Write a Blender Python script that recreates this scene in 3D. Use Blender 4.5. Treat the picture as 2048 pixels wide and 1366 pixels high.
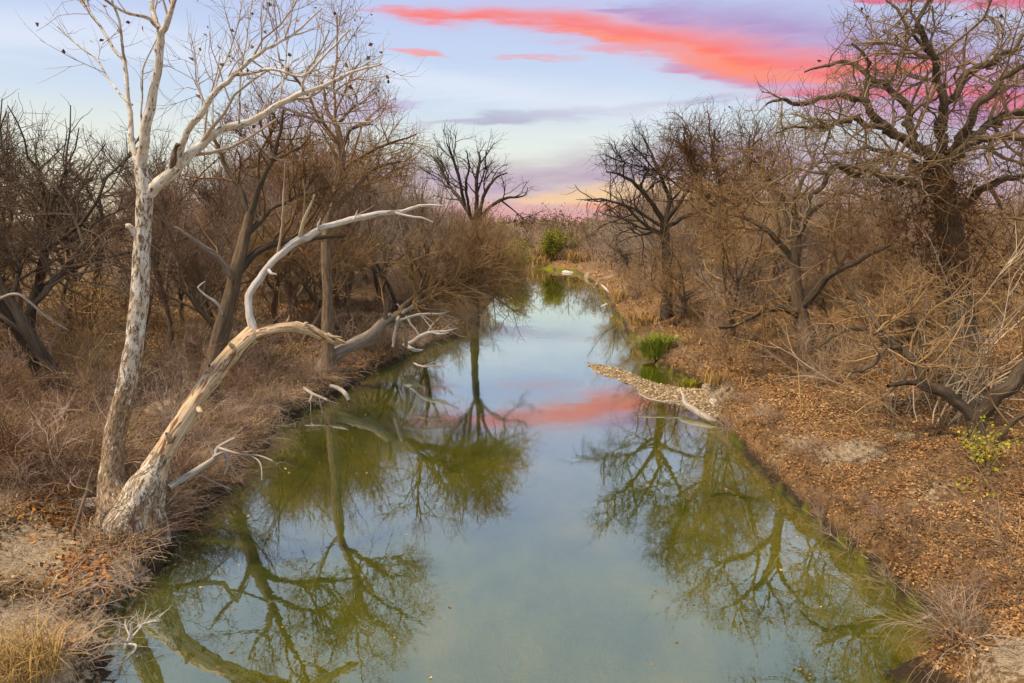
import bpy, math, random
import numpy as np
from mathutils import Vector

# ------------------------------------------------------------------ reset
for o in list(bpy.data.objects):
    bpy.data.objects.remove(o, do_unlink=True)
scene = bpy.context.scene
COL = scene.collection
rng = np.random.default_rng(7)
random.seed(7)

# ------------------------------------------------------------------ camera
FPX, HCAM, PITCH = 1365.0, 6.5, math.atan(228.0 / 1365.0)   # picture measured at 2048 x 1366
cam_d = bpy.data.cameras.new('camera')
cam_d.sensor_width = 36.0
cam_d.lens = 36.0 * FPX / 2048.0
cam_d.clip_start, cam_d.clip_end = 0.1, 8000.0
cam = bpy.data.objects.new('camera', cam_d)
cam.location = (0, 0, HCAM)
cam.rotation_euler = (math.pi / 2 - PITCH, 0, 0)
COL.objects.link(cam)
scene.camera = cam
CP, SP = math.cos(PITCH), math.sin(PITCH)

def ray(px, py):
    xn, yn = (px - 1024.0) / FPX, (683.0 - py) / FPX
    return xn, CP + yn * SP, -SP + yn * CP
def at(px, py, Y):
    a, b, c = ray(px, py); t = Y / b
    return np.array([a * t, Y, HCAM + c * t])
def onz(px, py, z=0.0):
    a, b, c = ray(px, py); t = (z - HCAM) / c
    return np.array([a * t, b * t, z])
def azel(px, py):
    a, b, c = ray(px, py)
    return math.atan2(a, b), math.atan2(c, math.hypot(a, b))

def lin(r, g, b):
    f = lambda v: (v / 255 / 12.92) if v <= 10 else ((v / 255 + 0.055) / 1.055) ** 2.4
    return (f(r), f(g), f(b), 1.0)

# ------------------------------------------------------------------ colour management
scene.view_settings.view_transform = 'Standard'
scene.view_settings.look = 'None'
scene.view_settings.exposure = 0.16
scene.view_settings.gamma = 1.0
scene.cycles.max_bounces = 4
scene.cycles.diffuse_bounces = 1
scene.cycles.glossy_bounces = 2
scene.cycles.transparent_max_bounces = 8
scene.cycles.use_adaptive_sampling = True
scene.cycles.adaptive_threshold = 0.03
scene.cycles.use_denoising = True
try:
    scene.cycles.denoiser = 'OPENIMAGEDENOISE'
    scene.cycles.denoising_prefilter = 'ACCURATE'
except Exception:
    pass

# ------------------------------------------------------------------ world: dusk sky with streaks of cloud
SUN_EL, SUN_AZ = math.radians(60), math.radians(246)       # azimuth clockwise from +Y (the view direction)
world = bpy.data.worlds.new('World')
scene.world = world
world.use_nodes = True
NT = world.node_tree
NT.nodes.clear()

class G:                                                     # tiny node-graph helper
    def __init__(s, nt): s.nt = nt
    def n(s, t, **kw):
        nd = s.nt.nodes.new(t)
        for k, v in kw.items(): setattr(nd, k, v)
        return nd
    def put(s, sock, v):
        if isinstance(v, bpy.types.NodeSocket): s.nt.links.new(v, sock)
        elif v is not None: sock.default_value = v
    def m(s, op, a, b=None, c=None, clamp=False):
        nd = s.n('ShaderNodeMath', operation=op); nd.use_clamp = clamp
        for i, v in enumerate((a, b, c)):
            if v is not None: s.put(nd.inputs[i], v)
        return nd.outputs[0]
    def mix(s, f, a, b, blend='MIX'):
        nd = s.n('ShaderNodeMix', data_type='RGBA', blend_type=blend)
        s.put(nd.inputs[0], f); s.put(nd.inputs[6], a); s.put(nd.inputs[7], b)
        return nd.outputs[2]
    def ramp(s, f, stops, interp='LINEAR'):
        nd = s.n('ShaderNodeValToRGB'); cr = nd.color_ramp; cr.interpolation = interp
        while len(cr.elements) < len(stops): cr.elements.new(0.5)
        for e, (p, c) in zip(cr.elements, sorted(stops)):
            e.position = p; e.color = c if len(c) == 4 else (*c, 1)
        s.put(nd.inputs[0], f)
        return nd.outputs[0]
    def rng(s, v, a, b, c=0.0, d=1.0, smooth=True):
        nd = s.n('ShaderNodeMapRange'); nd.interpolation_type = 'SMOOTHSTEP' if smooth else 'LINEAR'
        nd.clamp = True if not smooth else nd.clamp
        s.put(nd.inputs[0], v)
        for i, q in enumerate((a, b, c, d)): s.put(nd.inputs[1 + i], q)
        return nd.outputs[0]
    def noise(s, vec, scale, detail=3, rough=0.5, dist=0.0, dims='3D'):
        nd = s.n('ShaderNodeTexNoise', noise_dimensions=dims)
        s.put(nd.inputs['Vector'], vec); nd.inputs['Scale'].default_value = scale
        nd.inputs['Detail'].default_value = detail; nd.inputs['Roughness'].default_value = rough
        nd.inputs['Distortion'].default_value = dist
        return nd.outputs[0]
    def comb(s, x, y, z):
        nd = s.n('ShaderNodeCombineXYZ')
        for i, v in enumerate((x, y, z)): s.put(nd.inputs[i], v)
        return nd.outputs[0]
    def mapping(s, vec, scale=(1, 1, 1), rot=(0, 0, 0), loc=(0, 0, 0)):
        nd = s.n('ShaderNodeMapping'); s.put(nd.inputs[0], vec)
        nd.inputs['Scale'].default_value = scale; nd.inputs['Rotation'].default_value = rot
        nd.inputs['Location'].default_value = loc
        return nd.outputs[0]

g = G(NT)
tc = g.n('ShaderNodeTexCoord')
sep = g.n('ShaderNodeSeparateXYZ'); NT.links.new(tc.outputs['Generated'], sep.inputs[0])
dx, dy, dz = sep.outputs
AZ = g.m('ARCTAN2', dx, dy)
EL = g.m('ARCSINE', dz)
w1 = g.noise(g.comb(g.m('MULTIPLY', AZ, 4.0), g.m('MULTIPLY', EL, 16.0), 0.0), 1.0, 5, 0.58)
w2 = g.noise(g.comb(g.m('MULTIPLY', AZ, 9.0), g.m('MULTIPLY', EL, 60.0), 3.0), 1.0, 5, 0.6)
warp = g.m('ADD', g.m('MULTIPLY', g.m('SUBTRACT', w1, 0.5), 0.050), g.m('MULTIPLY', g.m('SUBTRACT', w2, 0.5), 0.034))
ELW = g.m('ADD', EL, warp)

def fcurve(inp, pts):                                        # pts in 0..1
    nd = g.n('ShaderNodeFloatCurve'); c = nd.mapping.curves[0]
    pts = sorted(pts)
    while len(c.points) < len(pts): c.points.new(0.5, 0.5)
    for p, (x, y) in zip(c.points, pts): p.location = (x, y); p.handle_type = 'AUTO'
    nd.mapping.extend = 'HORIZONTAL'; nd.mapping.update()
    g.put(nd.inputs['Value'], inp)
    return nd.outputs[0]
AZN = g.m('ADD', g.m('MULTIPLY', AZ, 1 / (2 * math.pi)), 0.5)   # whole circle -> 0..1
def streak(pts, soft=0.25, warped=True):
    """pts: (px, py, half height px). Returns a 0..1 mask of a cloud streak lying along those directions."""
    A = [(azel(x, y)[0], azel(x, y)[1], h / FPX) for x, y, h in pts]
    a0, a1 = A[0][0] - 0.06, A[-1][0] + 0.06
    t = g.rng(AZ, a0, a1, 0, 1, smooth=False)
    N = lambda a: (a - a0) / (a1 - a0)
    ec = fcurve(t, [(N(a), e) for a, e, h in A])
    hw = fcurve(t, [(0.0, 0.0)] + [(N(a), h * 4) for a, e, h in A] + [(1.0, 0.0)])
    d = g.m('ABSOLUTE', g.m('SUBTRACT', ELW if warped else EL, ec))
    hw = g.m('MAXIMUM', g.m('MULTIPLY', hw, 0.25), 1e-4)
    inside = g.rng(g.m('DIVIDE', d, hw), 1.0 + soft, 1.0 - 2 * soft)
    thin = g.rng(hw, 0.0005, 0.006)
    tex = g.rng(w2, 0.25, 0.7, 0.55, 1.12, smooth=False)
    return g.m('MULTIPLY', g.m('MULTIPLY', inside, thin), tex, clamp=True)

base = g.ramp(g.m('MULTIPLY', EL, 1.0, clamp=True), [
    (0.00, lin(226, 170, 160)), (0.035, lin(226, 196, 196)), (0.075, lin(234, 234, 216)), (0.115, lin(228, 238, 230)), (0.16, lin(216, 230, 246)),
    (0.22, lin(206, 222, 250)), (0.32, lin(196, 208, 248)), (0.50, lin(190, 205, 226)), (1.0, lin(178, 194, 212))])
# sunset side warm glow: yellowish to the west-left behind the trees
glowL = g.m('MULTIPLY', g.rng(AZ, -0.30, -0.62), g.rng(EL, 0.17, 0.02))
col = g.mix(g.m('MULTIPLY', glowL, 0.8), base, lin(255, 240, 196))
sky = g.n('ShaderNodeTexSky', sky_type='NISHITA')
sky.sun_disc = False; sky.sun_elevation = SUN_EL; sky.sun_rotation = SUN_AZ
nish = g.mix(1.0, sky.outputs[0], (0.085, 0.085, 0.085, 1), 'MULTIPLY')
col = g.mix(0.12, col, nish)
lilac, purple, mauve = lin(186, 160, 208), lin(168, 134, 192), lin(180, 150, 186)
pinkw, orange, coral = lin(236, 150, 170), lin(255, 128, 100), lin(255, 122, 106)
def lay(pts, c, amt, soft=0.25, warped=True):
    global col
    col = g.mix(g.m('MULTIPLY', streak(pts, soft, warped), amt), col, c)
# low mauve bank in the middle and right, rosy below
lay([(560, 340, 60), (800, 355, 36), (1000, 362, 40), (1250, 340, 50), (1500, 325, 56), (1800, 330, 66), (2300, 330, 66)], lin(178, 148, 186), 0.74, 0.49)
lay([(520, 250, 40), (700, 225, 45), (800, 205, 12)], lin(196, 178, 214), 0.8, 0.45)
lay([(880, 430, 20), (1050, 432, 30), (1150, 440, 30), (1300, 425, 40), (1500, 420, 40)], lin(228, 164, 166), 0.7, 0.49)
lay([(1040, 405, 6), (1130, 396, 18), (1220, 386, 26), (1320, 385, 26), (1480, 390, 16)], lin(248, 208, 160), 0.92, 0.49)
lay([(1110, 420, 3), (1170, 416, 8), (1250, 420, 13), (1400, 430, 12)], lin(255, 160, 116), 0.9, 0.49)
lay([(840, 262, 5), (980, 240, 12), (1150, 228, 15), (1320, 215, 13), (1440, 192, 6)], lin(172, 164, 194), 0.72, 0.45)
lay([(-300, 90, 30), (200, 70, 40), (700, 150, 30), (1000, 185, 34), (1400, 240, 30)], lin(232, 238, 250), 0.6, 0.49)
lay([(-200, 250, 50), (300, 280, 60), (800, 290, 30), (1200, 280, 26)], lin(238, 242, 238), 0.55, 0.49)
# upper right purple mass and the burning streak
lay([(1230, 20, 10), (1400, 40, 32), (1600, 75, 55), (1800, 130, 80), (2048, 190, 90), (2400, 250, 90)], purple, 0.82, 0.45)
lay([(1380, 135, 10), (1560, 165, 28), (1740, 195, 45), (1900, 205, 40), (2100, 220, 40)], lin(196, 128, 176), 0.8, 0.4)
lay([(760, 36, 8), (930, 30, 26), (1100, 42, 32), (1250, 70, 42), (1420, 102, 55), (1560, 130, 55), (1720, 150, 45), (2000, 160, 20)], lin(232, 160, 190), 0.6, 0.49)
lay([(800, 34, 7), (930, 32, 17), (1100, 42, 19), (1250, 68, 24), (1420, 100, 34), (1560, 125, 32), (1700, 132, 18), (1880, 128, 6)], coral, 0.92, 0.49)
lay([(1120, 56, 4), (1280, 92, 12), (1450, 128, 18), (1600, 150, 12), (1720, 170, 5)], lin(255, 150, 120), 0.8, 0.4)
lay([(1560, 186, 5), (1700, 192, 11), (1850, 186, 12), (2050, 210, 14), (2200, 230, 14)], lin(240, 120, 140), 0.85, 0.35)
lay([(1700, -10, 6), (1900, -2, 16), (2048, -4, 22), (2300, -20, 26)], lin(228, 90, 120), 0.85, 0.4)
lay([(765, 98, 3), (840, 103, 11), (900, 108, 3)], lin(252, 150, 140), 0.85, 0.4)
lay([(960, 102, 2), (1050, 112, 5), (1160, 119, 3)], lin(252, 140, 128), 0.9, 0.4)
lay([(1130, 104, 3), (1230, 102, 8), (1340, 108, 10), (1420, 118, 3)], lin(240, 160, 170), 0.75, 0.4)
bg = g.n('ShaderNodeBackground'); NT.links.new(col, bg.inputs[0]); bg.inputs[1].default_value = 0.91
wo = g.n('ShaderNodeOutputWorld'); NT.links.new(bg.outputs[0], wo.inputs[0])

sun_d = bpy.data.lights.new('sun', 'SUN')
sun_d.energy = 4.6; sun_d.angle = math.radians(6); sun_d.color = (1.0, 0.84, 0.62)
sun = bpy.data.objects.new('sun', sun_d)
sv = Vector((math.sin(SUN_AZ) * math.cos(SUN_EL), math.cos(SUN_AZ) * math.cos(SUN_EL), math.sin(SUN_EL)))
sun.rotation_euler = (-sv).to_track_quat('-Z', 'Y').to_euler()
COL.objects.link(sun)

# ------------------------------------------------------------------ helpers
def hash01(ix, iy, s):
    h = (ix.astype(np.int64) * 374761393 + iy.astype(np.int64) * 668265263 + s * 974711) & 0xffffffff
    h = ((h ^ (h >> 13)) * 1274126177) & 0xffffffff
    return ((h ^ (h >> 16)) & 0xffff) / 65535.0
def vnoise(x, y, s=0):
    x, y = np.asarray(x, float), np.asarray(y, float)
    ix, iy = np.floor(x), np.floor(y); fx, fy = x - ix, y - iy
    fx, fy = fx * fx * (3 - 2 * fx), fy * fy * (3 - 2 * fy)
    a, b = hash01(ix, iy, s), hash01(ix + 1, iy, s); c, d = hash01(ix, iy + 1, s), hash01(ix + 1, iy + 1, s)
    return (a + (b - a) * fx) * (1 - fy) + (c + (d - c) * fx) * fy - 0.5
def fbm(x, y, f, s=0, o=3):
    r = 0; a = 1.0
    for i in range(o):
        r = r + a * vnoise(x * f, y * f, s + i); f *= 2.1; a *= 0.5
    return r
def sstep(a, b, x):
    t = np.clip((x - a) / (b - a), 0, 1); return t * t * (3 - 2 * t)

def mesh_np(name, V, faces, mats=(), attrs=None, smooth=False):
    """V (n,3); faces: list of int arrays (m,k)."""
    me = bpy.data.meshes.new(name)
    V = np.asarray(V, np.float32)
    faces = [np.asarray(f, np.int32) for f in faces if len(f)]
    nl = sum(f.size for f in faces); nf = sum(len(f) for f in faces)
    me.vertices.add(len(V)); me.vertices.foreach_set('co', V.ravel())
    me.loops.add(nl); me.polygons.add(nf)
    me.loops.foreach_set('vertex_index', np.concatenate([f.ravel() for f in faces]))
    sizes = np.concatenate([np.full(len(f), f.shape[1], np.int32) for f in faces])
    me.polygons.foreach_set('loop_start', np.concatenate([[0], np.cumsum(sizes)[:-1]]).astype(np.int32))
    if smooth: me.polygons.foreach_set('use_smooth', np.ones(nf, bool))
    for k, a in (attrs or {}).items():
        a = np.asarray(a, np.float32)
        at_ = me.attributes.new(k, 'FLOAT_VECTOR' if a.ndim == 2 else 'FLOAT', 'POINT')
        at_.data.foreach_set('vector' if a.ndim == 2 else 'value', a.ravel())
    for m_ in mats: me.materials.append(m_)
    me.update(calc_edges=True)
    return me

def obj(name, me, parent=None, loc=(0, 0, 0), rot=(0, 0, 0), scale=(1, 1, 1), **props):
    o = bpy.data.objects.new(name, me)
    COL.objects.link(o)
    if parent is not None: o.parent = parent
    o.location = loc; o.rotation_euler = rot; o.scale = scale
    for k, v in props.items(): o[k] = v
    return o
def thing(name, label, cat, loc=(0, 0, 0), group=None, rotz=0.0, scale=1.0):
    o = obj(name, None, None, loc, (0, 0, rotz), (scale,) * 3, label=label, category=cat)
    o.empty_display_size = 0.2
    if group: o['group'] = group
    return o

# ------------------------------------------------------------------ materials
def newmat(name):
    m = bpy.data.materials.new(name); m.use_nodes = True
    nt = m.node_tree; nt.nodes.clear()
    gg = G(nt)
    out = gg.n('ShaderNodeOutputMaterial')
    bs = gg.n('ShaderNodeBsdfPrincipled'); nt.links.new(bs.outputs[0], out.inputs[0])
    bs.inputs['Roughness'].default_value = 0.85
    bs.inputs['Specular IOR Level'].default_value = 0.25
    return m, gg, bs, out
def attr(gg, name, out='Vector'):
    a = gg.n('ShaderNodeAttribute', attribute_name=name); return a.outputs[out]
def bump(gg, bs, h, strength=0.5, dist=0.02):
    b = gg.n('ShaderNodeBump'); gg.put(b.inputs['Height'], h)
    b.inputs['Strength'].default_value = strength; b.inputs['Distance'].default_value = dist
    gg.nt.links.new(b.outputs[0], bs.inputs['Normal'])

def bark_mat(name, dark, light, tint_var=0.25, furrow=1.0, moss=None):
    m, gg, bs, out = newmat(name)
    v = attr(gg, 'bark')
    n1 = gg.noise(gg.mapping(v, (16, 16, 2.2)), 1.0, 5, 0.65, 0.4)
    n2 = gg.noise(gg.mapping(v, (4, 4, 1.2)), 1.0, 4, 0.6)
    c = gg.ramp(n1, [(0.36, dark), (0.64, light)])
    c = gg.mix(gg.rng(n2, 0.35, 0.75, 0, 0.6), c, tuple(0.55 * a + 0.45 * b for a, b in zip(dark[:3], (0.20, 0.15, 0.10))) + (1,))
    if moss: c = gg.mix(gg.rng(gg.noise(v, 2.2, 4, 0.6), 0.52, 0.66, 0, 0.7), c, moss)
    oi = gg.n('ShaderNodeObjectInfo')
    k = gg.rng(oi.outputs['Random'], 0, 1, 1 - tint_var, 1 + tint_var, smooth=False)
    kk = gg.comb(k, k, k)
    c = gg.mix(1.0, c, kk, 'MULTIPLY')
    gg.put(bs.inputs['Base Color'], c)
    bump(gg, bs, n1, 1.0, 0.06 * furrow)
    return m
B_DARK = bark_mat('bark_dark', (0.040, 0.029, 0.020, 1), (0.150, 0.105, 0.068, 1))
B_BROWN = bark_mat('bark_brown', (0.085, 0.056, 0.034, 1), (0.26, 0.175, 0.105, 1))
B_TAN = bark_mat('bark_tan', (0.13, 0.085, 0.050, 1), (0.36, 0.25, 0.155, 1), 0.1)
B_GREY = bark_mat('bark_grey', (0.16, 0.12, 0.09, 1), (0.42, 0.34, 0.27, 1), 0.1)
T_OAK_A, T_OAK_B = (0.075, 0.050, 0.031, 1), (0.26, 0.175, 0.10, 1)
B_OAK = bark_mat('bark_oak', (0.040, 0.029, 0.020, 1), (0.20, 0.145, 0.088, 1), 0.1, 1.2, (0.12, 0.095, 0.025, 1))

def twig_mat(name, a, b):
    m, gg, bs, out = newmat(name)
    v = attr(gg, 'bark'); geo = gg.n('ShaderNodeNewGeometry')
    n = gg.noise(geo.outputs['Position'], 1.3, 3, 0.6)
    oi = gg.n('ShaderNodeObjectInfo')
    f = gg.m('ADD', gg.m('MULTIPLY', n, 0.8), gg.m('MULTIPLY', gg.m('SUBTRACT', oi.outputs['Random'], 0.5), 0.7))
    gg.put(bs.inputs['Base Color'], gg.ramp(f, [(0.15, a), (0.65, b)]))
    return m
T_DARK = twig_mat('twig_dark', (0.045, 0.030, 0.021, 1), (0.16, 0.105, 0.066, 1))
T_BROWN = twig_mat('twig_brown', (0.13, 0.064, 0.026, 1), (0.46, 0.285, 0.130, 1))
T_GREY = twig_mat('twig_grey', (0.18, 0.115, 0.072, 1), (0.50, 0.370, 0.270, 1))
T_MAUVE = twig_mat('twig_mauve', (0.17, 0.092, 0.056, 1), (0.50, 0.345, 0.25, 1))
T_OAK = twig_mat('twig_oak', T_OAK_A, T_OAK_B)
T_PALE = twig_mat('twig_pale', (0.30, 0.20, 0.11, 1), (0.64, 0.51, 0.35, 1))
T_GOLD = twig_mat('twig_gold', (0.28, 0.165, 0.05, 1), (0.52, 0.33, 0.12, 1))

def sycamore_mat(name, low, high):
    m, gg, bs, out = newmat(name)
    v = attr(gg, 'bark')
    nz = gg.n('ShaderNodeSeparateXYZ'); gg.put(nz.inputs[0], v)
    s = nz.outputs[2]
    big = gg.noise(gg.mapping(v, (11, 11, 4.5)), 1.0, 6, 0.78, 0.9)
    fine = gg.noise(gg.mapping(v, (26, 26, 9)), 1.0, 4, 0.7, 0.5)
    pale = gg.mix(gg.rng(gg.noise(v, 5.0, 3), 0.4, 0.65), (0.64, 0.53, 0.40, 1), (0.80, 0.75, 0.67, 1))
    brown = gg.mix(gg.rng(fine, 0.34, 0.66), (0.10, 0.058, 0.030, 1), (0.44, 0.31, 0.19, 1))
    # flaky brown plates thick near the root, thinning up the stem (s in metres)
    amt = gg.rng(s, 2.6, 3.8, low, high)
    mask = gg.rng(gg.m('ADD', big, gg.m('MULTIPLY', fine, 0.22)), amt, gg.m('SUBTRACT', amt, 0.045))
    c = gg.mix(mask, pale, brown)
    gg.put(bs.inputs['Base Color'], c)
    bs.inputs['Roughness'].default_value = 0.75
    bump(gg, bs, gg.m('ADD', mask, gg.m('MULTIPLY', fine, 0.4)), 0.55, 0.02)
    return m
SYC = sycamore_mat('sycamore_bark', 0.73, 0.615)
SYC_PALE = sycamore_mat('sycamore_limb_bark', 0.56, 0.54)
SYC_ROOT = sycamore_mat('sycamore_root_bark', 0.655, 0.62)
def deadwood_mat(name, a, b, c_, amt=0.5):
    m, gg, bs, out = newmat(name)
    v = attr(gg, 'bark')
    n = gg.noise(gg.mapping(v, (26, 26, 1.5)), 1.0, 6, 0.65, 0.6)
    p = gg.noise(gg.mapping(v, (9, 9, 1.8)), 1.0, 5, 0.7, 1.0)
    c = gg.mix(gg.rng(n, 0.38, 0.62), b, a)
    c = gg.mix(gg.rng(p, amt, amt + 0.07), c, c_)
    gg.put(bs.inputs['Base Color'], c)
    bump(gg, bs, n, 0.7, 0.02)
    return m
DEAD_TAN = deadwood_mat('dead_wood_tan', (0.70, 0.55, 0.38, 1), (0.44, 0.27, 0.13, 1), (0.20, 0.085, 0.032, 1), 0.52)
DEAD_WHITE = deadwood_mat('dead_wood_white', (0.70, 0.655, 0.61, 1), (0.50, 0.43, 0.37, 1), (0.33, 0.22, 0.14, 1), 0.535)
DEAD_GREY = deadwood_mat('dead_wood_grey', (0.50, 0.43, 0.36, 1), (0.30, 0.24, 0.19, 1), (0.20, 0.13, 0.085, 1), 0.56)

def leaf_mat(name, stops, trans=0.15):
    m, gg, bs, out = newmat(name)
    t = attr(gg, 'tint', 'Fac')
    gg.put(bs.inputs['Base Color'], gg.ramp(t, stops))
    bs.inputs['Roughness'].default_value = 0.75
    return m
LITTER = leaf_mat('leaf_litter', [(0.0, (0.09, 0.035, 0.012, 1)), (0.35, (0.28, 0.125, 0.040, 1)), (0.7, (0.48, 0.25, 0.090, 1)), (1.0, (0.72, 0.48, 0.25, 1))])
DRYGRASS = leaf_mat('dry_grass', [(0.0, (0.09, 0.046, 0.019, 1)), (0.5, (0.30, 0.175, 0.074, 1)), (1.0, (0.62, 0.44, 0.23, 1))])
GOLDGRASS = leaf_mat('gold_grass', [(0.0, (0.26, 0.14, 0.04, 1)), (1.0, (0.60, 0.38, 0.13, 1))])
GREENGRASS = leaf_mat('green_grass', [(0.0, (0.09, 0.13, 0.010, 1)), (0.6, (0.22, 0.28, 0.02, 1)), (1.0, (0.42, 0.36, 0.06, 1))])
YELGREEN = leaf_mat('yellow_green_leaf', [(0.0, (0.13, 0.15, 0.012, 1)), (0.7, (0.34, 0.33, 0.03, 1)), (1.0, (0.65, 0.42, 0.03, 1))])
EVERGREEN = leaf_mat('evergreen_leaf', [(0.0, (0.10, 0.105, 0.012, 1)), (0.6, (0.30, 0.27, 0.025, 1)), (1.0, (0.44, 0.36, 0.055, 1))])
DEADLEAF = leaf_mat('dead_leaf', [(0.0, (0.06, 0.028, 0.014, 1)), (0.6, (0.19, 0.085, 0.035, 1)), (1.0, (0.36, 0.17, 0.05, 1))])
OCHRELEAF = leaf_mat('ochre_leaf', [(0.0, (0.15, 0.075, 0.015, 1)), (0.6, (0.36, 0.21, 0.03, 1)), (1.0, (0.52, 0.34, 0.05, 1))])
ORANGELEAF = leaf_mat('orange_leaf', [(0.0, (0.18, 0.06, 0.012, 1)), (0.6, (0.45, 0.17, 0.03, 1)), (1.0, (0.66, 0.28, 0.06, 1))])

def ground_mat():
    m, gg, bs, out = newmat('ground_soil')
    geo = gg.n('ShaderNodeNewGeometry'); p = geo.outputs['Position']
    n1 = gg.noise(p, 0.9, 6, 0.65); n2 = gg.noise(p, 9.0, 5, 0.7); n3 = gg.noise(p, 38.0, 3, 0.6)
    side = attr(gg, 'side', 'Fac'); sand = attr(gg, 'sand', 'Fac'); bed = attr(gg, 'bed', 'Fac')
    left = gg.ramp(n2, [(0.32, (0.06, 0.034, 0.016, 1)), (0.68, (0.34, 0.21, 0.105, 1))])
    right = gg.ramp(n2, [(0.32, (0.09, 0.042, 0.016, 1)), (0.68, (0.42, 0.235, 0.10, 1))])
    c = gg.mix(side, left, right)
    c = gg.mix(gg.rng(n1, 0.5, 0.72, 0, 0.6), c, (0.32, 0.20, 0.085, 1))
    soil = gg.mix(gg.rng(gg.m('ADD', gg.m('MULTIPLY', n3, 0.5), gg.m('MULTIPLY', n2, 0.5)), 0.36, 0.62), (0.20, 0.125, 0.065, 1), (0.60, 0.46, 0.30, 1))
    sm = gg.rng(gg.m('ADD', sand, gg.m('ADD', gg.m('MULTIPLY', gg.m('SUBTRACT', n1, 0.5), 1.3), gg.m('MULTIPLY', gg.m('SUBTRACT', n2, 0.5), 1.1))), 0.40, 0.60)
    c = gg.mix(sm, c, soil)
    algae = gg.ramp(gg.noise(gg.mapping(p, (1, 0.6, 1)), 0.55, 5, 0.6), [(0.3, (0.075, 0.098, 0.004, 1)), (0.52, (0.19, 0.19, 0.005, 1)), (0.72, (0.33, 0.265, 0.010, 1))])
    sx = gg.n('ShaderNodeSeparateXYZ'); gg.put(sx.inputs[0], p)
    edge_shade = gg.rng(gg.m('ADD', sx.outputs[2], gg.m('MULTIPLY', gg.m('SUBTRACT', n2, 0.5), 0.35)), 0.42, 0.08)  # shadow line under the bank edge, painted into the soil just above the water
    c = gg.mix(gg.m('MULTIPLY', edge_shade, gg.m('SUBTRACT', 1.0, sm)), c, (0.045, 0.028, 0.014, 1))
    c = gg.mix(bed, c, algae)
    gg.put(bs.inputs['Base Color'], c)
    bump(gg, bs, gg.m('ADD', n2, gg.m('MULTIPLY', n3, 0.5)), 1.0, 0.10)
    return m
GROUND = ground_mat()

def water_mat():
    m, gg, bs, out = newmat('creek_water')
    gg.nt.nodes.remove(bs)
    geo = gg.n('ShaderNodeNewGeometry'); p = geo.outputs['Position']
    lw = gg.n('ShaderNodeLayerWeight'); lw.inputs[0].default_value = 0.5
    cosi = gg.m('SUBTRACT', 1.0, lw.outputs['Facing'])
    refl = gg.m('POWER', 2.718, gg.m('MULTIPLY', cosi, -1.8))
    nz = gg.m('ADD', gg.noise(gg.mapping(p, (1, 0.55, 1)), 1.4, 2, 0.5), gg.m('MULTIPLY', gg.noise(p, 7.0, 2, 0.5), 0.16))
    b = gg.n('ShaderNodeBump'); gg.put(b.inputs['Height'], nz)
    b.inputs['Strength'].default_value = 0.07; b.inputs['Distance'].default_value = 0.04
    gl = gg.n('ShaderNodeBsdfGlossy'); ruf = gg.m('MULTIPLY', attr(gg, 'ruffle', 'Fac'), gg.rng(gg.noise(gg.mapping(p, (0.6, 0.25, 1)), 1.0, 3), 0.35, 0.6, 0.75, 1.0))
    gg.put(gl.inputs['Roughness'], gg.rng(ruf, 0, 1, 0.012, 0.05))
    gl.inputs['Color'].default_value = (0.88, 0.95, 0.95, 1)
    gg.nt.links.new(b.outputs[0], gl.inputs['Normal'])
    tr = gg.n('ShaderNodeBsdfTransparent'); tr.inputs[0].default_value = (0.90, 0.93, 0.72, 1)
    mx = gg.n('ShaderNodeMixShader'); gg.put(mx.inputs[0], refl)
    gg.nt.links.new(tr.outputs[0], mx.inputs[1]); gg.nt.links.new(gl.outputs[0], mx.inputs[2])
    gg.nt.links.new(mx.outputs[0], out.inputs[0])
    return m
WATER = water_mat()

def stone_mat(name, a, b):
    m, gg, bs, out = newmat(name)
    geo = gg.n('ShaderNodeNewGeometry')
    t = gg.m('ADD', gg.m('MULTIPLY', gg.noise(geo.outputs['Position'], 3.0, 2), 0.5), gg.m('MULTIPLY', gg.noise(geo.outputs['Position'], 14.0, 4), 0.5))
    gg.put(bs.inputs['Base Color'], gg.ramp(t, [(0.32, a), (0.68, b)]))
    bump(gg, bs, gg.noise(geo.outputs['Position'], 30.0, 4), 0.4, 0.02)
    return m
STONE = stone_mat('pale_stone', (0.42, 0.36, 0.28, 1), (0.78, 0.71, 0.62, 1))
GRAVEL = leaf_mat('gravel_bits', [(0.0, (0.12, 0.075, 0.038, 1)), (0.6, (0.36, 0.25, 0.14, 1)), (1.0, (0.70, 0.55, 0.36, 1))])

# ------------------------------------------------------------------ terrain and creek
LPX = [(190, 1366), (215, 1250), (300, 1175), (345, 1085), (400, 1015), (500, 935), (555, 860), (640, 805), (720, 762), (830, 703),
       (925, 672), (962, 625), (1000, 580), (985, 560), (900, 547)]
FPXS = [(900, 538), (1060, 536), (1120, 540), (1155, 545)]
RPX = [(1160, 549), (1185, 565), (1205, 590), (1240, 640), (1275, 690), (1330, 728), (1368, 752), (1412, 795), (1432, 835), (1470, 885),
       (1560, 975), (1700, 1105), (1800, 1200), (1850, 1290), (1860, 1366)]
pl = [onz(*p)[:2] for p in LPX]; pr = [onz(*p)[:2] for p in RPX]
POLY = np.array([(-6.6, -60)] + [(-6.3, 4.0)] + pl + [onz(*p)[:2] for p in FPXS] + pr + [(6.3, 4.0), (6.6, -60)])
BAR = np.array([onz(*p)[:2] for p in [(1168, 724), (1205, 730), (1243, 738), (1293, 760), (1326, 769), (1370, 776), (1440, 782), (1470, 845), (1408, 836), (1366, 814),
                                      (1326, 804), (1285, 789), (1268, 772), (1231, 759), (1191, 746)]])
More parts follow.
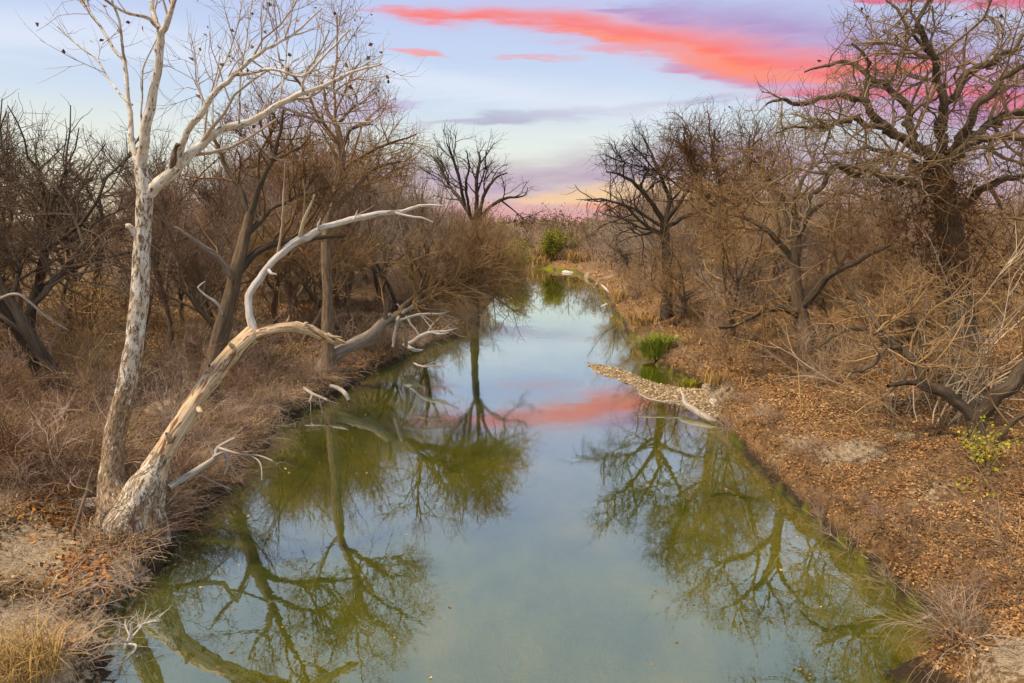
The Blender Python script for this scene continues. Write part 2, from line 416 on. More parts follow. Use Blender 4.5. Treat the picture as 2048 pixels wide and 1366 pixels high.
def sdist(poly, x, y):
    """signed distance, negative inside"""
    shp = np.shape(x); P = np.stack([np.ravel(x), np.ravel(y)], 1).astype(float)
    best = np.full(len(P), 1e18); ins = np.zeros(len(P), bool)
    for a, b in zip(poly, np.roll(poly, -1, 0)):
        e = b - a; w = P - a
        t = np.clip((w @ e) / max(e @ e, 1e-9), 0, 1)
        best = np.minimum(best, ((w - t[:, None] * e) ** 2).sum(1))
        c = (a[1] > P[:, 1]) != (b[1] > P[:, 1])
        xi = a[0] + (P[:, 1] - a[1]) / (e[1] if abs(e[1]) > 1e-9 else 1e-9) * e[0]
        ins ^= c & (P[:, 0] < xi)
    d = np.sqrt(best); d[ins] *= -1
    return d.reshape(shp)
_ly = np.array([p[1] for p in pl[:13]]); _lx = np.array([p[0] for p in pl[:13]])
_ry = np.array([p[1] for p in pr[::-1]]); _rx = np.array([p[0] for p in pr[::-1]])
def right_side(x, y):
    return x > 0.5 * (np.interp(y, _ly, _lx) + np.interp(y, _ry, _rx))
SANDS = [((50, 1215), 1.2, 1.0), ((40, 1105), 1.0, 1.0), ((100, 1330), 1.1, 0.95), ((180, 1120), 0.5, 0.8), ((110, 1190), 0.7, 0.8), ((30, 1280), 0.8, 0.8), ((170, 1260), 0.6, 0.7), ((20, 1000), 0.6, 0.7), ((130, 975), 0.8, 0.9), ((70, 1070), 1.0, 0.9), ((215, 1085), 0.8, 0.8),
         ((330, 820), 0.8, 0.7), ((1700, 915), 1.2, 0.75), ((1800, 900), 0.9, 0.6), ((2040, 1290), 0.8, 0.8), ((1960, 1230), 0.7, 0.7), ((1600, 890), 0.8, 0.6),
         ((1890, 1010), 1.0, 0.5), ((1215, 555), 2.0, 0.9), ((1150, 542), 3.0, 1.0)]
_sw = [(onz(p[0], p[1], 0.9)[:2], r, a) for p, r, a in SANDS]
def ground_z(x, y, full=False):
    x = np.asarray(x, float); y = np.asarray(y, float)
    d = sdist(POLY, x, y)
    wob = (fbm(x, y, 0.55, 3) * 0.95 + fbm(x, y, 2.3, 7, 2) * 0.38) * sstep(120, 30, y)
    d = d + wob * sstep(0.0, 1.0, np.abs(d) + 0.4)
    rs = right_side(x, y).astype(float)
    dp = np.maximum(d, 0)
    hl = 0.5 * sstep(0, 0.4, dp) + 0.75 * sstep(0.4, 3.2, dp) + 0.5 * sstep(3, 10, dp) + 0.3 * sstep(8, 30, dp)
    hr = 0.75 * sstep(0, 0.4, dp) + 0.55 * sstep(0.3, 2.8, dp) + 0.75 * sstep(2, 9, dp) + 0.4 * sstep(8, 25, dp)
    h = hl * (1 - rs) + hr * rs
    h = h + (fbm(x, y, 0.28, 11) * 0.45 + fbm(x, y, 1.6, 21) * 0.13) * sstep(0.2, 3.0, dp)
    bedz = -0.10 - 0.75 * sstep(0, 3.5, -d) + 0.08 * fbm(x, y, 0.6, 41)
    h = np.where(d > 0, h, bedz)
    h = np.where((d > 0), np.maximum(h, 0.015 + 0.1 * np.minimum(d, 1)), h)
    db = sdist(BAR, x, y) + 0.25 * fbm(x, y, 1.4, 61)
    hb = 0.075 * sstep(0.15, -0.6, db) - 0.02 + 0.05 * fbm(x, y, 2.2, 71)
    h = np.where(db < 0.15, np.maximum(h, hb), h)
    far = np.hypot(x, y)
    h = h + sstep(250, 900, far) * (9 + 16 * fbm(x, y, 0.004, 81))
    if not full: return h
    sand = np.zeros_like(h)
    for c, r, a in _sw:
        sand = np.maximum(sand, a * np.exp(-((x - c[0]) ** 2 + (y - c[1]) ** 2) / (r * r)))
    sand = np.maximum(sand, np.where(db < 0.1, 0.75, 0))
    bed = sstep(0.02, -0.12, h)
    return h, sand, bed, rs, d
def stretch(core, outer, grow):
    a = list(core); st = core[-1] - core[-2]
    while a[-1] < outer: st *= grow; a.append(a[-1] + st)
    return a
xp = stretch(np.arange(0, 22, 0.17), 2600, 1.075)
xs = np.array([-v for v in xp[:0:-1]] + xp)
ys = np.array([-60, -40, -25, -15, -8, -3] + stretch(np.arange(1, 34, 0.19), 3600, 1.055))
X, Y = np.meshgrid(xs, ys)
Z, SA, BE, RS, DD = ground_z(X, Y, True)
nx, ny = len(xs), len(ys)
idx = np.arange(nx * ny).reshape(ny, nx)
F = np.stack([idx[:-1, :-1], idx[:-1, 1:], idx[1:, 1:], idx[1:, :-1]], -1).reshape(-1, 4)
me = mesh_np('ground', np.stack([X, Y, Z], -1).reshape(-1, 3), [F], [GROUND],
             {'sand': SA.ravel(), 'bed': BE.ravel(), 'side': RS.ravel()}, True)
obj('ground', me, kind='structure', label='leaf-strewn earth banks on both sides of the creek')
wx, wy = np.linspace(-16, 16, 65), np.concatenate([[-60], np.linspace(-20, 130, 301)])
WXg, WYg = np.meshgrid(wx, wy)
wi = np.arange(WXg.size).reshape(WXg.shape)
WF = np.stack([wi[:-1, :-1], wi[:-1, 1:], wi[1:, 1:], wi[1:, :-1]], -1).reshape(-1, 4)
me = mesh_np('water', np.stack([WXg, WYg, 0 * WXg], -1).reshape(-1, 3), [WF], [WATER], {'ruffle': (sstep(1.8, 4.0, -sdist(POLY, WXg, WYg)) * sstep(15, 22, WYg) * sstep(46, 30, WYg)).ravel()}, True)
obj('water', me, kind='structure', label='still olive-green creek mirroring the bare trees')

def gz(x, y): return float(ground_z(np.array([x]), np.array([y]))[0])
def place(px, py, z0=1.5):
    """ground point under a pixel"""
    z = z0
    for _ in range(8):
        p = onz(px, py, z); z = 0.5 * z + 0.5 * gz(p[0], p[1])
    return np.array([p[0], p[1], gz(p[0], p[1])])

# ------------------------------------------------------------------ branch growth
def norm(v): return v / np.maximum(np.linalg.norm(v, axis=-1, keepdims=True), 1e-9)
class Sticks:
    """bundles of polylines with radii, built into tubes"""
    def __init__(s): s.items = []                       # (P (B,n,3), R (B,n), s0)
    def add(s, P, R, s0=0.0):
        P = np.asarray(P, float); R = np.asarray(R, float)
        if P.ndim == 2: P, R = P[None], R[None]
        if len(P): s.items.append((P, R, s0))
    def build(s, name, mats, rsplit=None, rough=0.0, fine=False, kmax=99):
        VV, FF, BB = [], [], []; off = 0
        for P, R, s0 in s.items:
            rb = R[:, 0]
            for lo, hi, k in ((0, 0.014, 3), (0.014, 0.035, 4), (0.035, 0.09, 6), (0.09, 0.18, 9), (0.18, 9, 14)):
                msk = (rb >= lo) & (rb < hi)
                if not msk.any(): continue
                if fine and k > 3: k = int(k * 1.4)
                k = min(k, kmax)
                p, r = P[msk], R[msk]; B, n, _ = p.shape
                T = norm(np.gradient(p, axis=1)); mt = norm(T.mean(1))
                ax = np.argmin(np.abs(mt), 1); ref = np.eye(3)[ax]
                U = norm(np.cross(T, ref[:, None, :])); W = np.cross(T, U)
                a = np.arange(k) / k * 2 * np.pi
                rr = r[:, :, None] * np.ones(k)
                L = np.concatenate([np.zeros((B, 1)), np.cumsum(np.linalg.norm(np.diff(p, axis=1), axis=2), 1)], 1)
                if rough and hi > 0.1:
                    q = vnoise(L[:, :, None] * 2.2 + 7 * np.arange(B)[:, None, None], np.sin(a) * 1.3 + 5 + 0 * rr, 5) + vnoise(L[:, :, None] * 5 + 0 * rr, np.cos(a) * 2.3 + 9 + 0 * rr, 6) * 0.6
                    rr = rr * (1 + rough * q)
                ca, sa = np.cos(a), np.sin(a)
                v = p[:, :, None, :] + rr[..., None] * (ca[:, None] * U[:, :, None, :] + sa[:, None] * W[:, :, None, :])
                bk = np.stack([r[:, :, None] * ca + 0 * rr, r[:, :, None] * sa + 0 * rr, L[:, :, None] + s0 + 0 * rr], -1)
                i = np.arange(B * n * k).reshape(B, n, k) + off
                j = np.roll(i, -1, 2)
                FF.append(np.stack([i[:, :-1], j[:, :-1], j[:, 1:], i[:, 1:]], -1).reshape(-1, 4))
                VV.append(v.reshape(-1, 3)); BB.append(bk.reshape(-1, 3)); off += B * n * k
        if not VV: VV, BB, FF = [np.zeros((3, 3))], [np.zeros((3, 3))], [np.array([[0, 1, 2]])]
        return mesh_np(name, np.concatenate(VV), FF, mats, {'bark': np.concatenate(BB)}, True)
    def tris(s): return sum(P.shape[0] * (P.shape[1] - 1) * 8 for P, R, _ in s.items)

def smooth_line(pts, step=0.25, wob=0.0, r_=None):
    """Catmull-Rom through control points (x,y,z,r) -> P,R"""
    c = np.asarray(pts, float)
    c = np.concatenate([[2 * c[0] - c[1]], c, [2 * c[-1] - c[-2]]])
    out = []
    for i in range(1, len(c) - 2):
        p0, p1, p2, p3 = c[i - 1:i + 3]
        n = max(2, int(np.linalg.norm(p2[:3] - p1[:3]) / step))
        t = (np.arange(n) / n)[:, None]
        out.append(0.5 * (2 * p1 + (p2 - p0) * t + (2 * p0 - 5 * p1 + 4 * p2 - p3) * t ** 2 + (3 * p1 - p0 - 3 * p2 + p3) * t ** 3))
    out.append(c[-2][None])
    o = np.concatenate(out); P, R = o[:, :3].copy(), np.maximum(o[:, 3], 0.003)
    if wob:
        n = len(P); e = rng.normal(size=(n, 3)) * wob
        e = (e + np.roll(e, 1, 0) + np.roll(e, -1, 0)) / 3; e[0] = 0
        P = P + e * np.minimum(1, R[:, None] / 0.06 + 0.5)
    return P, R

def grow(start, d, L, r0, n, wander, up, tip=0.35, rg=None):
    """vectorised: grow B branches of n points"""
    rg = rg or rng
    B = len(start); P = np.zeros((B, n, 3)); P[:, 0] = start
    d = norm(d); st = (L / (n - 1))[:, None]
    upv = np.array([0, 0, 1.0])
    for i in range(1, n):
        d = norm(d + rg.normal(size=(B, 3)) * wander + upv * up)
        P[:, i] = P[:, i - 1] + d * st
    R = r0[:, None] * np.linspace(1, tip, n)[None]
    return P, R

def spawn(P, R, rg, sk=1.6, tmin=0.25, rf=(0.38, 0.66), rmin=0.006, ang=(30, 70), lenk=25.0, n=5, wander=0.16, up=0.06, maxr=9, lmin=0.25, inherit=None):
    """children of a bundle of branches; spacing, radius and length follow the parent's girth"""
    B, m, _ = P.shape
    seg = np.linalg.norm(np.diff(P, axis=1), axis=2); L = seg.sum(1)
    sp = sk * np.sqrt(R.mean(1))
    cnt = rg.poisson(np.maximum(L * (1 - tmin) / sp, 0.0))
    par = np.repeat(np.arange(B), cnt)
    if not len(par): return np.zeros((0, n, 3)), np.zeros((0, n))
    t = tmin + (1 - tmin) * rg.random(len(par)) ** 0.9
    f = t * (m - 1); i = np.minimum(f.astype(int), m - 2); u = (f - i)[:, None]
    p0, p1 = P[par, i], P[par, i + 1]
    pos = p0 + (p1 - p0) * u; T = norm(p1 - p0)
    rp = R[par, i] * (1 - u[:, 0]) + R[par, i + 1] * u[:, 0]
    r = np.clip(rp * rg.uniform(*rf, len(par)), 0, maxr)
    keep = r > rmin * 0.62
    pos, T, r = pos[keep], T[keep], np.maximum(r[keep], rmin)
    B2 = len(r)
    if not B2: return np.zeros((0, n, 3)), np.zeros((0, n))
    a = np.radians(rg.uniform(*ang, B2)); rnd = norm(rg.normal(size=(B2, 3)))
    side = norm(np.cross(T, rnd))
    d = T * np.cos(a)[:, None] + side * np.sin(a)[:, None]
    d[:, 2] += up
    ln = np.maximum(lenk * 0.70 * r ** 0.60 * rg.uniform(0.5, 1.25, B2), lmin)
    return grow(pos, d, ln, r, n, wander, up, 0.4, rg)

def ramify(limbs, rg, levels=3, rmin=0.006, lenk=25.0, wander=0.16, up=0.06, sk=1.6, tmin=0.25, ang=(30, 70), maxr=9, cap=4200):
    """limbs: list of (P,R) single polylines -> list of bundles (B,n,3),(B,n)"""
    res = []; cur = []
    for P, R in limbs:
        cur.append(spawn(P[None], R[None], rg, sk, tmin, (0.3, 0.62), rmin, ang, lenk, 6, wander, up, maxr))
    P = np.concatenate([c[0] for c in cur]); R = np.concatenate([c[1] for c in cur])
    res.append((P, R))
    for lv in range(1, levels):
        P, R = spawn(P, R, rg, sk, 0.18, (0.42, 0.75), rmin, ang, lenk, 5 if lv == 1 else 4, wander * 1.15, up, maxr)
        if len(P) > cap:
            k = rg.permutation(len(P))[:cap]; P, R = P[k], R[k]
        res.append((P, R))
    return res

def leaf_quads(pts, size, rg, aspect=0.7, flat=0.0):
    """one bent quad leaf (two triangles) at each point"""
    n = len(pts); sz = size * rg.uniform(0.6, 1.35, n)[:, None]
    u = norm(rg.normal(size=(n, 3)) * np.array([1, 1, 1 - flat])); w = norm(np.cross(u, norm(rg.normal(size=(n, 3)) * np.array([1, 1, 1]) + np.array([0, 0, 3 * flat]))))
    nn = np.cross(u, w)
    a, b = pts - u * sz * 0.5, pts + u * sz * 0.5
    c = pts + w * sz * 0.5 * aspect + nn * sz * 0.16; d = pts - w * sz * 0.5 * aspect + nn * sz * 0.16
    V = np.stack([a, d, b, c], 1).reshape(-1, 3)
    i = np.arange(n * 4).reshape(n, 4)
    F = np.concatenate([i[:, [0, 1, 2]], i[:, [0, 2, 3]]])
    t = np.repeat(rg.random(n), 4)
    return V, F, t
def leaves_mesh(name, pts, size, mat, rg, **kw):
    V, F, t = leaf_quads(np.asarray(pts), size, rg, **kw)
    return mesh_np(name, V, [F], [mat], {'tint': t})

def tips(bundles, rg, frac, n=None):
    P = np.concatenate([b[0][:, 1:].reshape(-1, 3) for b in bundles if len(b[0])])
    k = rg.random(len(P)) < frac
    return P[k] + rg.normal(size=(k.sum(), 3)) * 0.04

# ------------------------------------------------------------------ hero trees traced limb by limb
def px_line(pts, step=0.25, wob=0.0, dY=0.0, rs=0.85):
    c = []
    for q in pts:
        px, py, Yd, rp = q
        p = at(px, py, Yd + dY); dist = math.sqrt(p[0] ** 2 + Yd ** 2 + (p[2] - HCAM) ** 2)
        c.append((*p, rp / FPX * Yd * rs))
    return smooth_line(c, step, wob)

def hero(name, label, cat, limbs, trunk_mat, limb_mat, twig_m, levels=3, rmin=0.006, lenk=24, wander=0.17, up=0.05, sk=1.6, seed=1,
         tmin=0.25, ang=(30, 70), leaf=None, maxr=9, rough=0.2, trunk_rough=0.24, cap=4200, group=None, rs=0.76, wob=0.03):
    """limbs[0] is the trunk; each further limb is a part; the fine twigs are the crown. limb: (points, ramify density)"""
    rg = np.random.default_rng(seed)
    lines = [px_line(L[0], 0.18 if i == 0 else 0.14, 0.0 if i == 0 else wob, rs=rs) for i, L in enumerate(limbs)]
    P0, R0 = lines[0]; zg = gz(P0[0, 0], P0[0, 1]) - 0.25
    if P0[0, 2] > zg + 0.1:                                  # carry the trunk down into the soil
        k = max(2, int((P0[0, 2] - zg) / 0.18)); zz_ = np.linspace(zg, P0[0, 2], k, endpoint=False)
        lines[0] = (np.concatenate([np.column_stack([np.full(k, P0[0, 0]), np.full(k, P0[0, 1]), zz_]), P0]), np.concatenate([R0[0] * np.linspace(1.3, 1.0, k), R0]))
    basep = lines[0][0][0].copy()
    t = thing(name, label, cat, tuple(basep), group)
    def S(items, mat, nm, rgh):
        s = Sticks()
        for P, R in items:
            s.add(P - basep, R)
        return obj(nm, s.build(nm, [mat], rough=rgh, fine=True), t)
    trunk = S([lines[0]], trunk_mat, 'trunk', trunk_rough)
    for i in range(1, len(lines)):
        S([lines[i]], limbs[i][2] if len(limbs[i]) > 2 else limb_mat, 'limb', rough)
    ram = [lines[i] for i in range(len(lines)) if limbs[i][1] > 0]
    bundles = []
    for i in range(len(lines)):
        if limbs[i][1] <= 0: continue
        bundles += ramify([lines[i]], rg, levels, rmin, lenk, wander, up, sk / limbs[i][1], tmin if i else 0.75, ang, maxr, cap)
    s = Sticks()
    for P, R in bundles: s.add(P - basep, R)
    if s.items: obj('crown', s.build('crown', [twig_m]), t)
    if leaf and bundles:
        mat, size, frac = leaf
        pts = tips([b for b in bundles[-1:]] + bundles, rg, frac)
        if len(pts): obj('leaves', leaves_mesh('leaves', pts - basep, size, mat, rg), t)
    return t, bundles

# 1 upright sycamore --------------------------------------------------------------------------
Y0 = 13.4
sy_trunk = [(238, 1075, 12.9, 80), (232, 1020, 13.0, 52), (222, 960, 13.2, 34), (233, 860, Y0, 27), (254, 775, Y0, 25), (268, 690, Y0, 23), (279, 600, Y0, 21.5),
            (284, 500, Y0, 21), (288, 430, Y0, 20), (290, 388, Y0, 20), (283, 345, Y0, 17), (279, 325, Y0, 14)]
sy = [
    (sy_trunk, 0),
    ([(280, 345, Y0, 14), (290, 278, 13.3, 12.5), (303, 212, 13.2, 11.5), (316, 140, 13.1, 10), (323, 85, 13.1, 9.5), (322, 62, 13.1, 9)], 0.35),
    ([(322, 66, 13.1, 8), (335, 42, 13.0, 7), (345, 8, 13.0, 6), (354, -40, 12.9, 5)], 1.0),
    ([(322, 68, 13.1, 7), (313, 45, 13.2, 6), (304, 18, 13.3, 5.5), (296, -40, 13.4, 4.5)], 1.0),
    ([(316, 55, 13.1, 5), (300, 38, 13.0, 4.6), (272, 31, 12.8, 4.4), (246, 22, 12.7, 4), (215, -2, 12.5, 3.6), (190, -40, 12.4, 3)], 0.8),
    ([(279, 335, Y0, 10), (266, 298, 13.5, 8), (263, 240, 13.6, 6.5), (257, 180, 13.7, 5.5), (250, 120, 13.8, 5)], 0.6),
    ([(250, 122, 13.8, 4), (228, 98, 13.9, 3.8), (200, 55, 14.0, 3.3), (160, 2, 14.2, 3), (140, -40, 14.3, 2.5)], 0.7),
    ([(251, 124, 13.8, 3.6), (247, 85, 13.6, 3.4), (241, 42, 13.5, 3.2), (226, 10, 13.4, 2.8), (215, -30, 13.3, 2.2)], 0.7),
    ([(265, 210, 13.6, 3), (222, 165, 13.9, 2.4), (192, 118, 14.2, 2.0), (150, 86, 14.4, 1.5), (112, 52, 14.6, 1.0)], 0.8),
    ([(285, 290, 13.4, 2.6), (284, 200, 13.1, 2.3), (287, 140, 13.0, 2.0), (310, 80, 12.9, 1.4)], 0.8),
    ([(288, 425, Y0, 8), (292, 398, Y0, 14), (314, 368, 13.4, 16), (345, 345, 13.4, 15.5), (372, 320, 13.5, 13), (402, 288, 13.6, 11), (440, 260, 13.7, 9.5), (500, 240, 13.9, 8.5),
      (560, 211, 14.0, 7.2), (610, 186, 14.1, 6.2), (646, 173, 14.2, 5.5), (700, 146, 14.4, 4), (762, 128, 14.6, 2.2)], 0.5),
    ([(356, 336, 13.4, 9), (362, 302, 13.3, 8.5), (374, 272, 13.2, 8.2), (405, 224, 13.0, 8), (432, 180, 12.9, 7), (468, 151, 12.8, 6), (500, 125, 12.7, 5),
      (535, 98, 12.6, 4), (580, 72, 12.5, 3), (645, 18, 12.4, 2)], 1.0),
    ([(470, 149, 12.8, 4.2), (515, 140, 12.7, 4), (550, 138, 12.6, 3.8), (606, 153, 12.5, 3.2), (650, 110, 12.4, 2.8), (705, 58, 12.3, 2)], 1.1),
    ([(478, 247, 13.8, 3), (480, 200, 13.6, 2.7), (482, 150, 13.5, 2.3), (498, 60, 13.4, 1.5), (505, -10, 13.3, 1.1)], 0.9),
    ([(418, 275, 13.7, 3), (426, 225, 13.9, 2.7), (432, 170, 14.1, 2.4), (470, 70, 14.3, 1.8), (488, -10, 14.4, 1.2)], 0.9),
    ([(560, 211, 14.0, 2.8), (566, 150, 14.2, 2.3), (572, 90, 14.3, 1.8), (560, 10, 14.4, 1.2)], 0.9),
    ([(606, 188, 14.1, 4), (612, 150, 14.0, 3.4), (635, 110, 13.9, 2.6), (660, 60, 13.8, 2)], 1.1),
    ([(645, 173, 14.2, 4), (672, 186, 14.3, 3.5), (700, 196, 14.4, 3), (722, 220, 14.5, 2.2)], 0.8),
    ([(280, 478, Y0, 10), (270, 463, 13.35, 9), (262, 455, 13.3, 8), (257, 452, 13.28, 6.5), (256, 451, 13.27, 1)], 0, SYC_PALE),
]
syc, syb = hero('sycamore_tree', 'tall upright pale sycamore with mottled bark standing on the near bank', 'tree', sy, SYC, SYC_PALE, T_GREY,
                3, 0.0046, 25, 0.17, 0.06, 1.35, 3, 0.25, (25, 65), (DEADLEAF, 0.10, 0.05), cap=1100)
# the dark beak-shaped broken stub in its fork
P, R = px_line([(343, 338, 13.35, 5), (348, 318, 13.3, 8.5), (350, 305, 13.3, 7), (352, 294, 13.25, 4), (355, 289, 13.2, 4.5), (360, 290, 13.15, 1.5)], 0.04)
s = Sticks(); b0 = np.array(syc.location); s.add(P - b0, R)
obj('broken_stub', s.build('broken_stub', [B_BROWN], rough=0.2, fine=True), syc, label='dark brown broken stub shaped like a beak')

# 2 leaning barkless sycamore -------------------------------------------------------------------
ln = [
    ([(290, 985, 12.9, 34), (302, 955, 12.95, 32), (333, 893, 13.1, 23), (380, 820, 13.5, 21), (430, 747, 14.0, 20), (475, 695, 14.4, 19), (508, 667, 14.7, 18)], 0),
    ([(511, 672, 14.7, 11), (501, 632, 14.8, 9), (499, 592, 14.9, 8.6), (519, 555, 15.0, 8.8), (556, 514, 15.2, 8.2), (600, 480, 15.4, 8.2), (650, 455, 15.6, 7.2),
      (700, 442, 15.8, 7.2), (760, 428, 16.0, 5.8), (806, 424, 16.2, 4.4), (836, 412, 16.3, 3), (886, 413, 16.5, 1.6)], 0.12, DEAD_WHITE),
    ([(790, 426, 16.1, 3), (840, 434, 16.2, 2.2), (866, 446, 16.3, 1.2)], 0, DEAD_WHITE),
    ([(556, 514, 15.2, 3.0), (562, 450, 15.2, 2.4), (568, 380, 15.2, 2), (571, 325, 15.3, 1.4)], 0.3, T_PALE),
    ([(598, 481, 15.4, 4.5), (602, 455, 15.3, 4), (614, 425, 15.2, 3), (628, 388, 15.1, 1.8)], 0.5, T_PALE),
    ([(500, 676, 14.7, 14), (540, 659, 14.7, 13), (580, 654, 14.8, 13), (620, 662, 14.9, 12), (655, 675, 15.0, 9), (678, 682, 15.05, 6), (692, 685, 15.1, 2)], 0),
    ([(655, 668, 15.0, 5), (668, 672, 15.0, 3.5), (684, 675, 15.0, 1)], 0),
    ([(575, 648, 14.8, 4), (577, 640, 14.8, 2.5), (580, 630, 14.8, 1)], 0),
    ([(428, 750, 14.0, 9), (420, 738, 13.9, 6), (417, 733, 13.85, 3)], 0),
    ([(386, 812, 13.55, 9), (402, 822, 13.4, 6), (406, 825, 13.38, 2)], 0),
    ([(470, 702, 14.35, 8), (462, 690, 14.2, 5), (458, 684, 14.15, 2)], 0),
    ([(345, 880, 13.15, 9), (335, 872, 13.0, 7), (331, 868, 12.95, 3)], 0),
    ([(535, 538, 15.1, 5), (541, 545, 14.95, 3.5), (552, 549, 14.9, 1.5)], 0, DEAD_WHITE),
    ([(640, 460, 15.55, 5), (638, 448, 15.5, 3), (641, 436, 15.5, 1)], 0, DEAD_WHITE),
    ([(700, 443, 15.8, 3.5), (712, 432, 15.8, 2), (716, 420, 15.8, 1)], 0, DEAD_WHITE),
    ([(605, 658, 14.85, 7), (612, 648, 14.8, 4), (618, 644, 14.8, 1)], 0),
    ([(250, 1030, 12.9, 26), (205, 1062, 12.75, 18), (165, 1095, 12.6, 12), (130, 1140, 12.4, 7)], 0, SYC_ROOT),
    ([(270, 1040, 12.85, 26), (262, 1090, 12.6, 20), (240, 1140, 12.3, 14), (205, 1180, 12.0, 8)], 0, SYC_ROOT),
    ([(300, 1000, 12.9, 24), (318, 1030, 12.85, 15), (330, 1062, 12.8, 9), (335, 1085, 12.8, 5)], 0, SYC_ROOT),
    ([(240, 1000, 13.0, 24), (190, 1010, 13.1, 16), (150, 1005, 13.2, 10), (110, 1010, 13.2, 6)], 0, SYC_ROOT),
    ([(262, 1062, 12.88, 66), (274, 1020, 12.9, 56), (290, 975, 12.9, 44), (312, 935, 13.0, 31), (330, 902, 13.1, 25)], 0, SYC_ROOT),
]
lean, _ = hero('leaning_sycamore', 'leaning dead sycamore with peeled tan trunk and curved white limb over the creek', 'tree', ln, DEAD_TAN, DEAD_TAN, T_PALE,
               2, 0.005, 18, 0.15, 0.05, 2.2, 5, 0.4, cap=600, rs=0.88, rough=0.34, trunk_rough=0.36)

# 3 grey curved trunk leaning over the water ----------------------------------------------------
gr = [
    ([(640, 752, 27.6, 21), (652, 728, 27.8, 18), (672, 708, 28, 16), (705, 690, 28.3, 15), (740, 674, 28.6, 14), (765, 648, 28.8, 12.5), (785, 632, 29, 10)], 0),
    ([(780, 638, 29, 10), (830, 612, 29.5, 8), (880, 592, 30, 6.5), (925, 566, 30.5, 4.5), (965, 540, 31, 3)], 1.2, B_BROWN),
    ([(800, 622, 29.2, 7), (840, 585, 29.5, 6), (890, 560, 30, 5), (940, 548, 30.5, 4), (1000, 552, 31, 2)], 1.3, B_BROWN),
    ([(770, 645, 28.8, 6), (772, 620, 28.6, 5), (771, 600, 28.5, 4)], 0.6, B_TAN),
    ([(800, 632, 29.2, 4), (830, 606, 28.6, 3.5), (835, 590, 28.2, 2)], 0.5, DEAD_GREY),
    ([(798, 634, 29, 5), (792, 660, 28.6, 4.5), (785, 695, 28.3, 3)], 0, DEAD_GREY),
]
hero('leaning_grey_tree', 'grey trunk curving low from the left bank toward the water', 'tree', gr, B_GREY, B_BROWN, T_BROWN, 3, 0.007, 25, 0.18, 0.03, 1.0, 9, 0.2, cap=1600, rs=0.9)

# 4 dark left tree ------------------------------------------------------------------------------
dk = [
    ([(412, 775, 21.6, 28), (420, 740, 21.8, 24), (436, 690, 22, 22), (455, 620, 22, 20), (468, 565, 22, 18), (478, 520, 22, 16), (490, 470, 22.2, 13), (500, 425, 22.3, 11)], 0.4),
    ([(470, 560, 22, 10), (445, 525, 21.6, 8), (415, 498, 21.2, 7), (380, 472, 20.8, 5), (348, 453, 20.5, 2.5)], 0.25, B_GREY),
    ([(474, 548, 22, 11), (515, 502, 22.3, 9), (560, 488, 22.6, 8), (620, 478, 23, 6), (690, 470, 23.4, 4)], 1.0),
    ([(498, 430, 22.3, 9), (480, 380, 22.6, 7), (455, 340, 23, 6), (440, 300, 23.3, 4), (420, 260, 23.5, 2.5)], 1.0),
    ([(500, 430, 22.3, 9), (520, 370, 22, 7), (548, 310, 21.8, 5.5), (560, 262, 21.6, 4), (566, 220, 21.5, 2)], 1.0),
    ([(448, 640, 22, 5), (436, 608, 21.5, 3.5), (410, 590, 21.3, 3), (396, 575, 21.2, 2.5), (408, 562, 21.1, 1.5)], 0, DEAD_WHITE),
    ([(486, 480, 22.2, 8), (540, 420, 22.8, 6), (600, 390, 23.3, 4.5), (640, 340, 23.7, 3)], 1.0),
]
hero('leaning_dark_tree', 'dark furrowed leaning tree behind the dead sycamore on the left bank', 'tree', dk, B_BROWN, B_DARK, T_BROWN, 3, 0.0065, 25, 0.2, 0.05, 1.25, 11, 0.25,
     leaf=(DEADLEAF, 0.09, 0.01), cap=1400)

# 5 tall tan trunk ------------------------------------------------------------------------------
tt = [
    ([(656, 700, 27.5, 18), (655, 650, 27.5, 15), (656, 590, 27.5, 14), (652, 520, 27.5, 12.5), (655, 450, 27.5, 11), (672, 380, 27.6, 10), (684, 320, 27.7, 9), (682, 285, 27.8, 8)], 0.5),
    ([(683, 290, 27.8, 8), (672, 252, 28, 6.5), (656, 222, 28.2, 5), (650, 190, 28.4, 3), (640, 160, 28.5, 2)], 1.0),
    ([(684, 296, 27.8, 6), (700, 262, 27.5, 5), (722, 250, 27.2, 4.5), (742, 248, 27, 2)], 1.1),
    ([(680, 350, 27.7, 6), (712, 318, 27.2, 5), (745, 300, 26.8, 4), (790, 282, 26.5, 3), (832, 268, 26.2, 1.6)], 1.2),
    ([(662, 425, 27.5, 7), (700, 385, 28, 6), (745, 340, 28.5, 4.5), (800, 322, 29, 3)], 1.2),
    ([(655, 460, 27.5, 7), (620, 400, 28, 5), (600, 340, 28.5, 4), (575, 270, 29, 2)], 1.1),
    ([(672, 250, 28, 4), (700, 222, 28.4, 3.4), (715, 200, 28.8, 2.4), (700, 170, 29, 1.6)], 1.1),
]
hero('tall_trunked_tree', 'tall bare tree with straight tan trunk rising behind the dead white limb', 'tree', tt, B_TAN, B_BROWN, T_BROWN, 3, 0.0075, 25, 0.2, 0.05, 1.2, 13, 0.25,
     leaf=(DEADLEAF, 0.1, 0.012), cap=1400)

